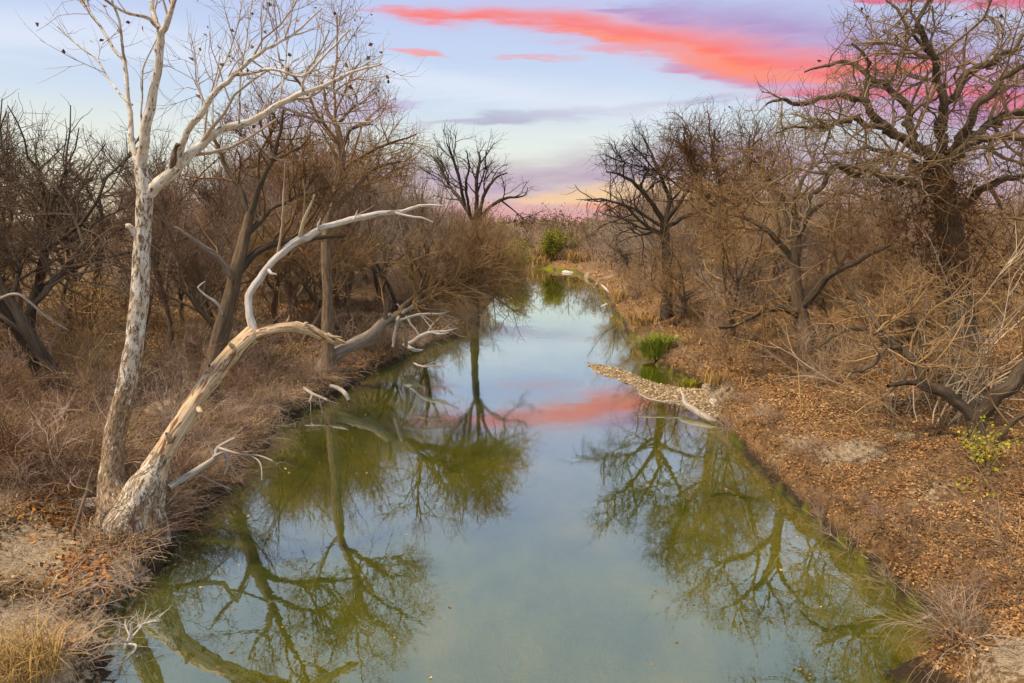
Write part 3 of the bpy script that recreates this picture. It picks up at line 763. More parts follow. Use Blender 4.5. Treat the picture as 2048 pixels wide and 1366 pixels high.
# 6 vase-shaped tree against the sky -------------------------------------------------------------
ve = [
    ([(948, 540, 52, 11), (948, 500, 52, 10), (950, 454, 52, 9), (951, 438, 52, 8.5)], 0.3),
    ([(948, 445, 52, 5.5), (928, 410, 52.5, 5), (898, 369, 53, 4), (876, 326, 53.5, 3), (861, 310, 54, 1.6)], 0.9),
    ([(930, 412, 52.4, 4.5), (918, 355, 52, 4), (904, 312, 51.6, 3), (893, 286, 51.3, 1.6)], 0.9),
    ([(951, 445, 52, 6), (954, 400, 52, 5), (954, 355, 52, 4.5), (960, 322, 52.2, 3.5), (955, 302, 52.4, 2)], 0.9),
    ([(955, 445, 52, 6), (969, 389, 51.5, 4.6), (992, 356, 51, 3.2), (1014, 346, 50.6, 1.6)], 0.9),
    ([(955, 448, 52, 6), (976, 418, 52.3, 4.8), (1010, 397, 52.8, 3.8), (1048, 392, 53, 2), (1056, 375, 53.2, 1.2)], 1.0),
    ([(940, 430, 52, 4), (932, 370, 51, 3.4), (938, 335, 50.5, 2.6), (932, 300, 50, 1.4)], 0.9),
]
hero('vase_shaped_tree', 'bare vase-shaped tree silhouetted against the sunset at the far left bank', 'tree', ve, B_DARK, B_DARK, T_DARK, 3, 0.0105, 21, 0.2, 0.05, 1.6, 17, 0.3, (22, 62), cap=800)

# 7 big spreading oak on the right ------------------------------------------------------------------
YO = 19.0
ok = [
    ([(1945, 850, 18.0, 52), (1938, 800, 18.3, 42), (1930, 720, 18.6, 37), (1920, 620, YO, 34), (1910, 520, YO, 31), (1895, 430, YO, 29), (1882, 350, YO, 26), (1878, 300, YO, 20)], 0.2),
    ([(1880, 320, YO, 15), (1881, 256, 18.8, 12), (1882, 171, 18.6, 10), (1861, 103, 18.4, 8), (1844, 51, 18.2, 6.5), (1856, 4, 18.1, 5), (1858, -45, 18, 3.5)], 1.0),
    ([(1884, 262, 18.9, 12), (1890, 246, 18.9, 11), (1908, 191, 19.2, 9.5), (1956, 137, 19.5, 8), (2014, 103, 19.8, 6), (2070, 60, 20, 4)], 1.0),
    ([(1890, 320, YO, 13), (1915, 282, 18.7, 12), (1956, 219, 18.3, 10), (1997, 164, 18, 8), (2050, 128, 17.8, 6), (2110, 90, 17.6, 4)], 1.0),
    ([(1895, 330, YO, 13), (1930, 290, 19.4, 11), (1980, 246, 19.8, 9.5), (2050, 226, 20.2, 8), (2120, 220, 20.5, 5)], 1.0),
    ([(1890, 345, YO, 13), (1915, 308, 18.4, 11), (1980, 274, 17.8, 9.5), (2050, 270, 17.3, 8), (2120, 285, 17, 5)], 1.0),
    ([(1880, 345, YO, 15), (1828, 291, 18.8, 12.5), (1776, 254, 18.6, 11), (1741, 219, 18.5, 9), (1707, 197, 18.4, 8), (1656, 205, 18.2, 6.5), (1604, 206, 18, 5.5), (1567, 199, 17.8, 4.5), (1526, 214, 17.7, 2)], 1.0),
    ([(1878, 340, YO, 14), (1834, 285, 19.4, 11), (1820, 232, 19.8, 9.5), (1790, 186, 20.2, 8), (1752, 165, 20.4, 7), (1720, 147, 20.6, 6), (1698, 126, 20.7, 5.2), (1660, 130, 20.8, 4), (1613, 147, 21, 2)], 1.0),
    ([(1790, 262, 18.7, 8), (1730, 242, 18.2, 7), (1690, 235, 17.8, 6), (1650, 254, 17.5, 5), (1600, 250, 17.2, 3.5), (1560, 270, 17, 1.8)], 1.1),
    ([(1740, 222, 18.5, 6), (1735, 180, 18.8, 5), (1730, 120, 19, 4), (1705, 90, 19.2, 2.4)], 1.1),
    ([(1885, 400, YO, 14), (1830, 372, 18.4, 11), (1758, 349, 18, 9), (1690, 342, 17.6, 7.5), (1640, 369, 17.3, 6.5), (1606, 437, 17, 4.5), (1570, 480, 16.8, 2.5)], 1.0),
    ([(1882, 385, YO, 12), (1840, 330, 19.6, 9), (1800, 310, 20, 7), (1740, 300, 20.4, 5), (1700, 330, 20.8, 3)], 1.1),
    ([(1862, 105, 18.4, 5), (1830, 70, 18.7, 4), (1800, 25, 19, 3.4), (1775, -10, 19.2, 2.2)], 1.1),
    ([(1900, 430, YO, 14), (1960, 380, 18.5, 10), (2010, 360, 18, 8), (2070, 350, 17.6, 5)], 1.0),
]
oak, okb = hero('spreading_oak', 'large dark oak with wide gnarled limbs against the pink cloud on the right', 'tree', ok, B_OAK, B_OAK, T_OAK,
                3, 0.0065, 21, 0.36, 0.02, 1.25, 19, 0.2, (35, 88), (DEADLEAF, 0.11, 0.012), cap=1300, rs=0.74, wob=0.11)

# 8 low forked tree, right foreground ------------------------------------------------------------------
yf = [
    ([(1968, 905, 15.2, 22), (1958, 870, 15.4, 19), (1948, 838, 15.5, 17)], 0),
    ([(1946, 846, 15.5, 14), (1985, 796, 15.3, 16), (2048, 742, 15.0, 15), (2120, 690, 14.7, 12)], 0.3),
    ([(1950, 850, 15.5, 12), (1925, 812, 15.6, 12), (1895, 785, 15.7, 12.5), (1862, 772, 15.8, 12), (1832, 762, 15.9, 10)], 0.5),
    ([(1845, 768, 15.9, 10), (1852, 740, 16, 9), (1825, 712, 16.2, 8), (1792, 690, 16.4, 7), (1760, 672, 16.5, 6), (1715, 655, 16.6, 5), (1680, 664, 16.7, 3.5), (1640, 690, 16.8, 2)], 1.3),
    ([(1836, 764, 15.9, 7), (1800, 768, 15.8, 5), (1775, 772, 15.7, 4)], 0.9),
    ([(1852, 742, 16, 7), (1838, 690, 16.3, 6), (1830, 640, 16.6, 5), (1812, 590, 17, 4), (1800, 545, 17.2, 2.5)], 1.3),
    ([(1800, 695, 16.3, 6), (1770, 700, 15.9, 5), (1740, 730, 15.6, 4), (1690, 745, 15.3, 2)], 1.5),
    ([(1790, 690, 16.4, 5.5), (1745, 640, 16.8, 5), (1720, 600, 17.2, 4), (1690, 570, 17.5, 2.5)], 1.3),
    ([(1985, 900, 15, 6), (2010, 860, 14.8, 6), (2050, 820, 14.6, 5.5), (2100, 790, 14.4, 4)], 0.4, B_BROWN),
]
hero('forked_low_tree', 'dark low tree forking at the ground with crooked lichen-pale twigs, right bank', 'tree', yf, B_DARK, B_DARK, T_BROWN, 3, 0.0048, 23, 0.28, 0.02, 1.6, 23, 0.15, (30, 85), maxr=0.032, cap=500, rs=0.95, wob=0.06)

# 9 right mid tree ---------------------------------------------------------------------------------------
rm = [
    ([(1615, 715, 24.6, 26), (1610, 680, 24.8, 22), (1604, 640, 25, 20), (1597, 605, 25, 17), (1590, 540, 25, 14), (1592, 470, 25, 12), (1575, 410, 25, 9)], 0.5),
    ([(1598, 618, 25, 11), (1640, 572, 24.6, 11), (1668, 545, 24.2, 9), (1720, 520, 23.8, 6), (1780, 490, 23.4, 4)], 0.9),
    ([(1602, 632, 25, 9), (1560, 616, 24.6, 8.5), (1525, 622, 24.2, 7), (1480, 648, 23.8, 5), (1440, 656, 23.4, 3)], 0.9),
    ([(1592, 480, 25, 9), (1620, 430, 24.5, 7), (1660, 395, 24, 5.5), (1700, 385, 23.6, 4), (1745, 400, 23.2, 2.5)], 1.0),
    ([(1590, 520, 25, 9), (1545, 470, 25.4, 7), (1500, 440, 25.8, 5.5), (1450, 430, 26.2, 4), (1400, 450, 26.6, 2.2)], 1.0),
    ([(1576, 412, 25, 7), (1545, 370, 25.4, 6), (1520, 330, 25.8, 4), (1490, 310, 26, 2.4)], 1.0),
    ([(1580, 420, 25, 7), (1600, 370, 25.4, 5.5), (1625, 330, 25.8, 4), (1630, 300, 26, 2.2)], 1.0),
]
hero('bank_oak', 'brown-leaved oak with a thick short trunk midway along the right bank', 'tree', rm, B_BROWN, B_DARK, T_BROWN, 3, 0.0065, 23, 0.25, 0.03, 1.05, 29, 0.2, (35, 80), (DEADLEAF, 0.11, 0.025), cap=1500)

# 10, 11 the two right trees against the lilac bank ----------------------------------------------------------
r1 = [
    ([(1335, 575, 40, 14), (1333, 520, 40, 12), (1330, 465, 40, 11), (1328, 440, 40, 10)], 0.4),
    ([(1328, 445, 40, 8), (1305, 408, 39.5, 6), (1275, 372, 39, 5), (1245, 352, 38.6, 3.6), (1212, 342, 38.2, 2)], 1.0),
    ([(1328, 450, 40, 7), (1338, 400, 40.4, 5.5), (1320, 350, 40.8, 4), (1300, 300, 41, 2.6), (1285, 270, 41.2, 1.5)], 1.0),
    ([(1330, 445, 40, 7), (1360, 405, 39.6, 5.5), (1385, 360, 39.2, 4), (1390, 310, 39, 2.4)], 1.0),
    ([(1331, 455, 40, 6), (1380, 430, 40.5, 5), (1425, 415, 41, 4), (1460, 430, 41.4, 2.2)], 1.0),
    ([(1328, 470, 40, 6), (1290, 450, 39.4, 4.4), (1260, 420, 39, 3)], 1.0),
]
hero('crooked_bank_tree', 'crooked dark tree reaching left over the creek, far right bank', 'tree', r1, B_DARK, B_DARK, T_DARK, 3, 0.009, 24, 0.23, 0.04, 1.2, 31, 0.2, (30, 75), cap=1200)
r2 = [
    ([(1445, 570, 36, 14), (1440, 500, 36, 12), (1438, 430, 36, 10), (1436, 400, 36, 9)], 0.4),
    ([(1437, 420, 36, 7), (1405, 380, 35.5, 5.5), (1385, 330, 35, 4), (1370, 285, 34.6, 2.4)], 1.2),
    ([(1437, 410, 36, 7), (1440, 360, 36.4, 5.5), (1425, 310, 36.8, 4), (1430, 262, 37, 2.2)], 1.2),
    ([(1437, 410, 36, 7), (1475, 370, 35.6, 5.5), (1495, 320, 35.2, 4), (1500, 268, 35, 2.2)], 1.2),
    ([(1438, 430, 36, 7), (1490, 400, 36.5, 5.5), (1530, 365, 37, 4), (1558, 300, 37.4, 2.2)], 1.2),
]
hero('twiggy_bank_tree', 'round-crowned twiggy tree beside the crooked one on the right bank', 'tree', r2, B_BROWN, B_DARK, T_BROWN, 3, 0.0085, 24, 0.25, 0.05, 1.1, 37, 0.2, (30, 75), (OCHRELEAF, 0.12, 0.012), cap=1500)

# ------------------------------------------------------------------ prototypes of the thicket
def make_tree_proto(seed, H=9.0, lean=0.15, r0=0.17, nl=5, wander=0.2, rmin=0.0085, sk=0.9, up=0.06, spread=(20, 55)):
    rg = np.random.default_rng(seed)
    n = 9; P = np.zeros((n, 3)); d = norm(np.array([rg.normal() * lean, rg.normal() * lean, 1.0]))
    th = H * rg.uniform(0.4, 0.55); P[0] = (0, 0, -0.35)
    for i in range(1, n):
        d = norm(d + rg.normal(size=3) * 0.12 + np.array([0, 0, 0.10])); P[i] = P[i - 1] + d * th / (n - 1)
    R = 0.8 * r0 * np.linspace(1.25, 0.62, n); R[0] *= 1.3
    P, R = smooth_line(np.concatenate([P, R[:, None]], 1), 0.3)
    limbs = []
    for k in range(nl):
        t = rg.uniform(0.5, 1.0) if k > 1 else 1.0
        i = min(int(t * (len(P) - 1)), len(P) - 1)
        a = math.radians(rg.uniform(*spread)); az = rg.uniform(0, 2 * np.pi)
        dd = np.array([math.sin(a) * math.cos(az), math.sin(a) * math.sin(az), math.cos(a)])
        r = R[i] * rg.uniform(0.5, 0.75); L = (H - P[i, 2]) * rg.uniform(0.75, 1.0)
        lp, lr = grow(P[i][None], dd[None], np.array([L]), np.array([r]), 9, wander * 0.8, 0.08, 0.22, rg)
        limbs.append((lp[0], lr[0]))
    s = Sticks(); s.add(P, R)
    for lp, lr in limbs: s.add(lp, lr)
    b = ramify(limbs, rg, 3, rmin, 25, wander, up, sk, 0.12, (28, 72), cap=2600)
    b += ramify([(P, R)], rg, 2, rmin, 20, wander, up, sk * 1.5, 0.62, (40, 85), cap=240)
    c = Sticks()
    for p, r in b: c.add(p, r)
    top = max(p[..., 2].max() for p, r in b if len(p))
    return s, c, b, top, rg
TREES = []
for i, (kw, tm, cm, lf) in enumerate([
        (dict(H=9.5, nl=5, wander=0.27, sk=1.3, up=0.03), B_DARK, T_DARK, None),
        (dict(H=8.5, nl=5, lean=0.3, wander=0.32, sk=1.25, up=0.02), B_DARK, T_DARK, (DEADLEAF, 0.10, 0.012)),
        (dict(H=9.0, nl=7, r0=0.15, up=0.12), B_BROWN, T_GREY, None),
        (dict(H=7.5, nl=7, r0=0.12, lean=0.35, wander=0.25), B_BROWN, T_BROWN, (OCHRELEAF, 0.11, 0.02)),
        (dict(H=8.5, nl=6, r0=0.14, spread=(12, 38), up=0.14), B_BROWN, T_GREY, None),
        (dict(H=7.0, nl=8, r0=0.11, wander=0.22, spread=(25, 70)), B_BROWN, T_GREY, None),
        (dict(H=8.0, nl=7, r0=0.14, wander=0.3, spread=(30, 75)), B_DARK, T_BROWN, (DEADLEAF, 0.11, 0.03)),
        (dict(H=9.0, nl=5, r0=0.12, spread=(10, 30), lean=0.08, up=0.12), B_TAN, T_MAUVE, None)]):
    s, c, b, top, rg = make_tree_proto(100 + i, **kw)
    parts = [('trunk', s.build('trunk', [tm], rough=0.1)), ('crown', c.build('crown', [cm]))]
    if lf:
        pts = tips(b, rg, lf[2]); parts.append(('leaves', leaves_mesh('leaves', pts, lf[1], lf[0], rg)))
    TREES.append((parts, top))

def put(proto, name, label, cat, loc, group, rotz, sc):
    t = thing(name, label, cat, loc, group, rotz, 1.0)
    t.scale = sc if isinstance(sc, tuple) else (sc, sc, sc)
    for nm, me_ in proto[0]: obj(nm, me_, t)
    return t

SKYL = np.array([(-300, 150), (0, 150), (100, 175), (200, 235), (300, 245), (400, 265), (500, 235), (640, 225), (740, 235), (830, 285), (870, 345), (950, 405), (1000, 428), (1060, 446),
                 (1130, 455), (1160, 450), (1200, 425), (1260, 365), (1320, 310), (1400, 285), (1500, 280), (1560, 310), (1620, 335), (1700, 320), (1800, 300), (1900, 330), (2050, 300), (2400, 290)], float)
def top_for(px, Yd):
    return HCAM + (455 - np.interp(px, SKYL[:, 0], SKYL[:, 1])) / FPX * Yd
KINDWORD = ['tall dark', 'leaning dark', 'many-limbed', 'slanting ochre-flecked', 'narrow-crowned', 'low bushy', 'broad rusty-leaved', 'slender']
HERO_XY = [at(654, 700, 27.5)[:2], at(415, 770, 21.8)[:2], at(1612, 700, 24.8)[:2], at(1940, 830, 18.3)[:2], at(1335, 560, 40)[:2], at(1442, 560, 36)[:2], at(948, 520, 52)[:2]]
placed = list(HERO_XY)
def scatter_trees(n, xr, yr, kinds, name, label, group, tall=(0.62, 1.0), gap=1.6, clear=2.2, seed=0):
    rg = np.random.default_rng(500 + seed); k = 0; tries = 0
    while k < n and tries < n * 60:
        tries += 1
        Yd = math.exp(rg.uniform(math.log(yr[0]), math.log(yr[1])))
        px = rg.uniform(*xr); x = (px - 1024) / FPX * Yd * 0.985
        if sdist(POLY, np.array([x]), np.array([Yd]))[0] < clear: continue
        if any((x - q[0]) ** 2 + (Yd - q[1]) ** 2 < gap * gap for q in placed): continue
        z = gz(x, Yd); h = (top_for(px, Yd) - z) * rg.uniform(*tall)
        kd = kinds[rg.integers(len(kinds))]
        sc = float(np.clip(h / TREES[kd][1], 0.28, 1.7))
        if h < 2.0: continue
        placed.append((x, Yd)); k += 1
        lab = KINDWORD[kd] + ' ' + label
        put(TREES[kd], name, lab, 'tree', (x, Yd, z), group, rg.uniform(0, 6.28), (sc * rg.uniform(0.9, 1.15), sc * rg.uniform(0.9, 1.15), sc))
scatter_trees(11, (-150, 260), (20, 36), [0, 1, 0, 7], 'bare_tree', 'bare tree in the thicket behind the upright sycamore', 'dark trees behind the sycamore', (0.8, 1.02), 1.5, seed=1)
scatter_trees(18, (-300, 420), (24, 60), [0, 2, 3, 6, 4], 'bare_tree', 'bare tree deep in the left-hand woodland', 'trees deep in the left woodland', (0.42, 0.72), 1.6, seed=2)
scatter_trees(30, (300, 860), (24, 60), [2, 4, 4, 7, 3], 'bare_tree', 'bare tree in the thicket along the left bank', 'trees along the left bank', (0.7, 1.05), 1.6, seed=3)
scatter_trees(22, (560, 1010), (38, 95), [2, 4, 5], 'bare_tree', 'grey twiggy tree crowding the left bank downstream', 'trees downstream on the left', (0.6, 0.98), 1.8, 1.5, seed=4)
scatter_trees(26, (1230, 1600), (30, 80), [5, 3, 6, 2], 'bare_tree', 'bare tree in the thicket downstream on the right bank', 'trees downstream on the right', (0.5, 0.92), 1.7, 2.0, seed=5)
scatter_trees(26, (1560, 2350), (23, 60), [6, 3, 6, 2, 1], 'bare_tree', 'bare tree in the wood behind the spreading oak', 'trees behind the oak', (0.5, 0.9), 1.8, 3.0, seed=6)
scatter_trees(3, (300, 900), (27, 36), [7], 'bare_tree', 'grey-stemmed tree at the front edge of the left thicket', 'front trees of the left thicket', (0.6, 0.85), 1.2, 2.0, seed=10)
scatter_trees(6, (1280, 1900), (32, 48), [7, 4, 1], 'bare_tree', 'grey-stemmed tree at the front edge of the right thicket', 'front trees of the right thicket', (0.75, 1.05), 1.2, 2.5, seed=11)
scatter_trees(26, (1300, 2150), (60, 130), [2, 5, 3, 6], 'bare_tree', 'bare tree far back behind the right bank', 'trees far behind the right bank', (0.75, 1.0), 2.5, 2.0, seed=8)
scatter_trees(18, (280, 800), (60, 130), [2, 5, 4], 'bare_tree', 'bare tree far back behind the left bank', 'trees far behind the left bank', (0.6, 0.95), 2.5, 2.0, seed=9)
scatter_trees(26, (860, 1330), (90, 190), [2, 5, 4], 'bare_tree', 'bare distant tree where the creek bends away', 'trees beyond the creek bend', (0.6, 1.0), 2.5, 2.0, seed=7)

# ------------------------------------------------------------------ shrubs
def make_shrub(seed, n=22, H=1.8, r=0.010, arch=-0.05, spread=0.8, wander=0.14, levels=2, rmin=0.006, mat=T_MAUVE, leaf=None, sk=1.6, lenk=22):
    rg = np.random.default_rng(seed)
    a = rg.uniform(0, 2 * np.pi, n); q = np.abs(rg.normal(size=n)) * spread
    d = np.stack([np.cos(a) * q, np.sin(a) * q, np.ones(n)], 1)
    st = np.stack([np.cos(a) * 0.22 * rg.random(n), np.sin(a) * 0.22 * rg.random(n), np.full(n, -0.12)], 1)
    P, R = grow(st, d, H * rg.uniform(0.55, 1.25, n), r * rg.uniform(0.7, 1.4, n), 8, wander, arch, 0.4, rg)
    s = Sticks(); s.add(P, R); b = [(P, R)]
    c = s
    p, q2 = P, R
    for lv in range(levels):
        p, q2 = spawn(p, q2, rg, sk, 0.25, (0.5, 0.9), rmin, (22, 60), lenk, 5 if lv == 0 else 4, wander * 1.2, arch * 0.5)
        if len(p) > 1100: k = rg.permutation(len(p))[:1100]; p, q2 = p[k], q2[k]
        b.append((p, q2)); c.add(p, q2)
    parts = [('crown', s.build('crown', [mat]))]
    if leaf:
        pts = tips(b, rg, leaf[2]); parts.append(('leaves', leaves_mesh('leaves', pts, leaf[1], leaf[0], rg)))
    return parts, max(x[0][..., 2].max() for x in b if len(x[0]))
SH = {
    'whip': [make_shrub(201, 30, 1.9, 0.008, -0.09, 0.9, 0.10, 1), make_shrub(202, 26, 1.7, 0.008, -0.11, 1.2, 0.12, 1, mat=T_GREY), make_shrub(203, 34, 1.6, 0.007, -0.06, 0.8, 0.12, 2)],
    'brush': [make_shrub(211, 16, 2.6, 0.016, -0.01, 0.7, 0.2, 2, 0.007, T_BROWN), make_shrub(212, 16, 2.8, 0.017, 0.0, 0.6, 0.22, 2, 0.007, T_GREY),
              make_shrub(213, 14, 2.4, 0.016, -0.02, 0.9, 0.25, 2, 0.007, T_MAUVE), make_shrub(214, 14, 2.5, 0.015, 0.0, 0.8, 0.24, 2, 0.007, T_BROWN, (OCHRELEAF, 0.08, 0.05)),
              make_shrub(215, 14, 2.4, 0.015, -0.01, 0.8, 0.24, 2, 0.007, T_DARK, (DEADLEAF, 0.09, 0.06))],
    'pale': [make_shrub(221, 6, 3.4, 0.0095, 0.02, 0.35, 0.14, 2, 0.0045, T_GREY, None, 2.6), make_shrub(222, 6, 2.8, 0.0095, 0.0, 0.5, 0.2, 2, 0.0045, T_PALE, None, 2.6)],
    'gold': [make_shrub(231, 26, 1.3, 0.008, -0.03, 0.6, 0.14, 1, 0.006, T_GOLD), make_shrub(232, 20, 1.6, 0.009, -0.02, 0.6, 0.16, 2, 0.006, T_GOLD, (OCHRELEAF, 0.07, 0.06))],
}
BRUSHWORD = ['thin-twigged', 'upright', 'sprawling', 'ochre-leaved', 'dark withered-leaved']
def bare(x, y): return ground_z(np.array([x]), np.array([y]), True)[1][0] > 0.3
def shrub(kind, x, y, h, label, group=None, name='bare_shrub', cat='shrub', rg=rng, i=None):
    pr = SH[kind]; k = rg.integers(len(pr)) if i is None else i
    sc = h / pr[k][1]
    rot, scl = rg.uniform(0, 6.28), (sc * rg.uniform(0.9, 1.4), sc * rg.uniform(0.9, 1.4), sc)
    if name == 'bare_shrub': name = {'whip': 'whippy_shrub', 'brush': 'tangled_shrub'}.get(kind, name)
    if kind == 'brush': label = BRUSHWORD[k] + ' ' + label
    if len(pr[k][0]) > 1: return put((pr[k][0], 0), name, label, cat, (x, y, gz(x, y)), group, rot, scl)
    o = obj(name, pr[k][0][0][1], None, (x, y, gz(x, y)), (0, 0, rot), scl, label=label, category=cat)
    if group: o['group'] = group
    return o
def along(poly_pts, n, rg, off):
    p = np.array(poly_pts); seg = np.linalg.norm(np.diff(p, axis=0), axis=1); cs = np.concatenate([[0], np.cumsum(seg)])
    # nearer stretches get more plants
    w = np.log(cs[-1] / 4 + 1)
    t = np.expm1(rg.random(n) * w) * 4; t = np.clip(t, 0, cs[-1] - 1e-3)
    out = []
    for q in t:
        i = np.searchsorted(cs, q, 'right') - 1; u = (q - cs[i]) / seg[i]
        nrm = np.array([-(p[i + 1] - p[i])[1], (p[i + 1] - p[i])[0]]); nrm = nrm / np.linalg.norm(nrm)
        out.append(p[i] + (p[i + 1] - p[i]) * u + nrm * rg.uniform(*off))
    return out
rs_ = np.random.default_rng(61)
for q in along(pl[1:13], 96, rs_, (0.1, 1.5)):
    if bare(q[0], q[1]): continue
    shrub('whip', q[0], q[1], rs_.uniform(0.6, 1.35), 'mauve-grey whippy bare shrub overhanging the left waterline', 'whippy shrubs on the left waterline', rg=rs_)
for q in along(pl[3:13], 60, rs_, (1.2, 5.0)):
    shrub('brush', q[0], q[1], rs_.uniform(1.0, 2.3), 'bare shrub on the left bank slope', 'tangled shrubs on the left slope', rg=rs_, i=[0, 1, 2, 2][rs_.integers(4)])
prr = pr[::-1]
for q in along(prr[:14], 64, rs_, (-0.9, 0.0)):
    shrub('whip', q[0], q[1], rs_.uniform(0.3, 0.85), 'low dry whippy shrub fringing the right waterline', 'low shrubs on the right waterline', rg=rs_)
for q in along(prr[6:15], 46, rs_, (-5.0, -0.6)):
    shrub('brush', q[0], q[1], rs_.uniform(1.0, 2.4), 'brown shrub above the right waterline downstream', 'tangled shrubs on the right slope', rg=rs_)
def scatter_shrubs(n, kind, xr, yr, hr, label, group, clear=1.0, seed=0, idx=None, name='bare_shrub'):
    rg = np.random.default_rng(800 + seed); k = 0; tries = 0
    while k < n and tries < 50 * n:
        tries += 1
        Yd = math.exp(rg.uniform(math.log(yr[0]), math.log(yr[1]))); px = rg.uniform(*xr); x = (px - 1024) / FPX * Yd * 0.985
        if sdist(POLY, np.array([x]), np.array([Yd]))[0] < clear or (Yd < 25 and bare(x, Yd)): continue
        shrub(kind, x, Yd, rg.uniform(*hr), label, group, rg=rg, i=None if idx is None else idx[rg.integers(len(idx))], name=name); k += 1
scatter_shrubs(44, 'brush', (-250, 420), (18.5, 42), (1.5, 3.2), 'brush clump under the left woodland', 'brush under the left woodland', 2.5, 1, [0, 2, 3, 3, 4])
scatter_shrubs(40, 'brush', (380, 900), (22, 60), (1.4, 3.0), 'brush clump under the trees of the left bank', 'brush under the left bank trees', 2.5, 2, [0, 1, 2])
scatter_shrubs(34, 'brush', (700, 1010), (45, 110), (1.8, 3.4), 'brush clump on the left bank downstream', 'brush downstream on the left', 0.8, 3, [1, 2, 0])
scatter_shrubs(40, 'brush', (1270, 1620), (30, 80), (1.5, 3.0), 'brush clump downstream on the right bank', 'brush downstream on the right', 1.5, 4, [0, 3, 4, 1])
scatter_shrubs(36, 'brush', (1620, 2300), (22, 55), (1.3, 2.8), 'brush clump in the wood behind the spreading oak', 'brush behind the oak', 3.0, 5, [0, 3, 4])
scatter_shrubs(26, 'brush', (900, 1300), (98, 170), (2.0, 4.2), 'far brush clump where the creek bends away', 'brush beyond the creek bend', 1.5, 6, [1, 2, 0])
scatter_shrubs(20, 'whip', (-200, 300), (12.5, 20), (0.5, 1.0), 'low dry mauve shrub on the near left bank top', 'low shrubs on the near left bank', 1.2, 7)
scatter_shrubs(14, 'gold', (1450, 2250), (10.5, 30), (0.35, 0.9), 'small golden dry weed clump on the right bank', 'golden weeds on the right bank', 1.5, 8, name='dry_weed')
scatter_shrubs(10, 'gold', (-150, 420), (13, 26), (0.5, 1.0), 'small golden dry weed clump on the left bank', 'golden weeds on the left bank', 1.5, 9, name='dry_weed')
# pale twiggy saplings in front of the oak
for px, Yd, h in [(1890, 17.4, 5.4), (1960, 17.0, 5.2), (2030, 16.8, 5.0), (1830, 18.4, 4.4), (1925, 18.0, 5.6)]:
    x = (px - 1024) / FPX * Yd * 0.985
    shrub('pale', x, Yd, h, 'pale-stemmed sapling shrub in front of the oak trunk', 'pale saplings before the oak', 'sapling_shrub', rg=rs_)
x, y, z = place(2030, 1130); shrub('pale', x, y, 2.2, 'pale thin-stemmed weed at the right edge of the near bank', None, 'tall_weed', 'weed', rs_, 1)
x, y, z = place(1620, 700, 2.0); shrub('pale', x - 0.3, y - 4.5, 1.9, 'pale grey twiggy bush in front of the brown-leaved oak', None, 'twiggy_bush', 'shrub', rs_, 1)

# ------------------------------------------------------------------ grasses, evergreens and weeds with colour of their own
def blades(n, H, spread, rg, w=0.012, arch=0.5):
    a = rg.uniform(0, 2 * np.pi, n); rad = np.sqrt(rg.random(n)) * spread
    b = np.stack([np.cos(a) * rad, np.sin(a) * rad, np.full(n, -0.05)], 1)
    az = rg.uniform(0, 2 * np.pi, n); h = H * rg.uniform(0.45, 1.1, n); ar = arch * rg.uniform(0.2, 1.2, n)
    dirv = np.stack([np.cos(az), np.sin(az), 0 * az], 1); sd = np.stack([-np.sin(az), np.cos(az), 0 * az], 1) * w * rg.uniform(0.6, 1.5, n)[:, None]
    up = np.array([0, 0, 1.0])
    m_ = b + up * (h * 0.6)[:, None] + dirv * (h * ar * 0.35)[:, None]; t = b + up * (h * (1 - 0.3 * ar))[:, None] + dirv * (h * ar)[:, None]
    V = np.stack([b - sd, b + sd, m_ + sd * 0.8, m_ - sd * 0.8, t], 1).reshape(-1, 3)
    i = np.arange(n * 5).reshape(n, 5)
    return V, [i[:, [0, 1, 2, 3]], i[:, [3, 2, 4]]], np.repeat(rg.random(n), 5)
def tuft(name, label, loc, n, H, spread, mat, cat='grass tuft', w=0.012, arch=0.5, group=None, seed=1):
    V, F, t = blades(n, H, spread, np.random.default_rng(seed), w, arch)
    o = obj(name, mesh_np(name, V, F, [mat], {'tint': t}), None, tuple(loc), label=label, category=cat)
    if group: o['group'] = group
    return o
p = place(1318, 712, 0.8); tuft('green_grass_tuft', 'bright green tall grass tuft at the edge of the inlet', p, 1300, 1.35, 0.8, GREENGRASS, w=0.014, arch=0.9, seed=2)
p = place(1380, 775, 0.4); tuft('yellow_grass_tuft', 'low yellow-green grass tuft beside the gravel bar', p, 420, 0.5, 0.42, YELGREEN, w=0.014, seed=3)
p = place(1430, 772, 0.6); tuft('golden_grass_tuft', 'orange-gold dry grass tuft behind the yellow-green one', p, 300, 0.55, 0.45, GOLDGRASS, w=0.012, seed=4)
p = place(30, 1350, 0.7); tuft('golden_grass_tuft', 'golden dry grass clump in the bottom left corner', p, 520, 0.75, 0.6, GOLDGRASS, w=0.006, arch=0.9, seed=5)
for i, (px, py) in enumerate([(1050, 533), (1090, 528), (1125, 530), (1165, 534), (1075, 531)]):
    q = onz(px, py + 3, 0.3); tuft('golden_grass_tuft', 'golden dry grass clump on the far bank at the creek end', (q[0], q[1] + 2, gz(q[0], q[1] + 2)), 260, 2.1, 2.2, GOLDGRASS, w=0.05, arch=0.8, group='golden grass at the creek end', seed=6 + i)
for i, (px, py) in enumerate([(1240, 600), (1260, 560), (1420, 560), (1290, 650)]):
    p = place(px, py, 1.0); tuft('dry_grass_tuft', 'tan dry grass clump among brush on the right bank', p, 260, 0.9, 0.8, GOLDGRASS, w=0.022, arch=0.7, group='tan grass on the right bank', seed=20 + i)

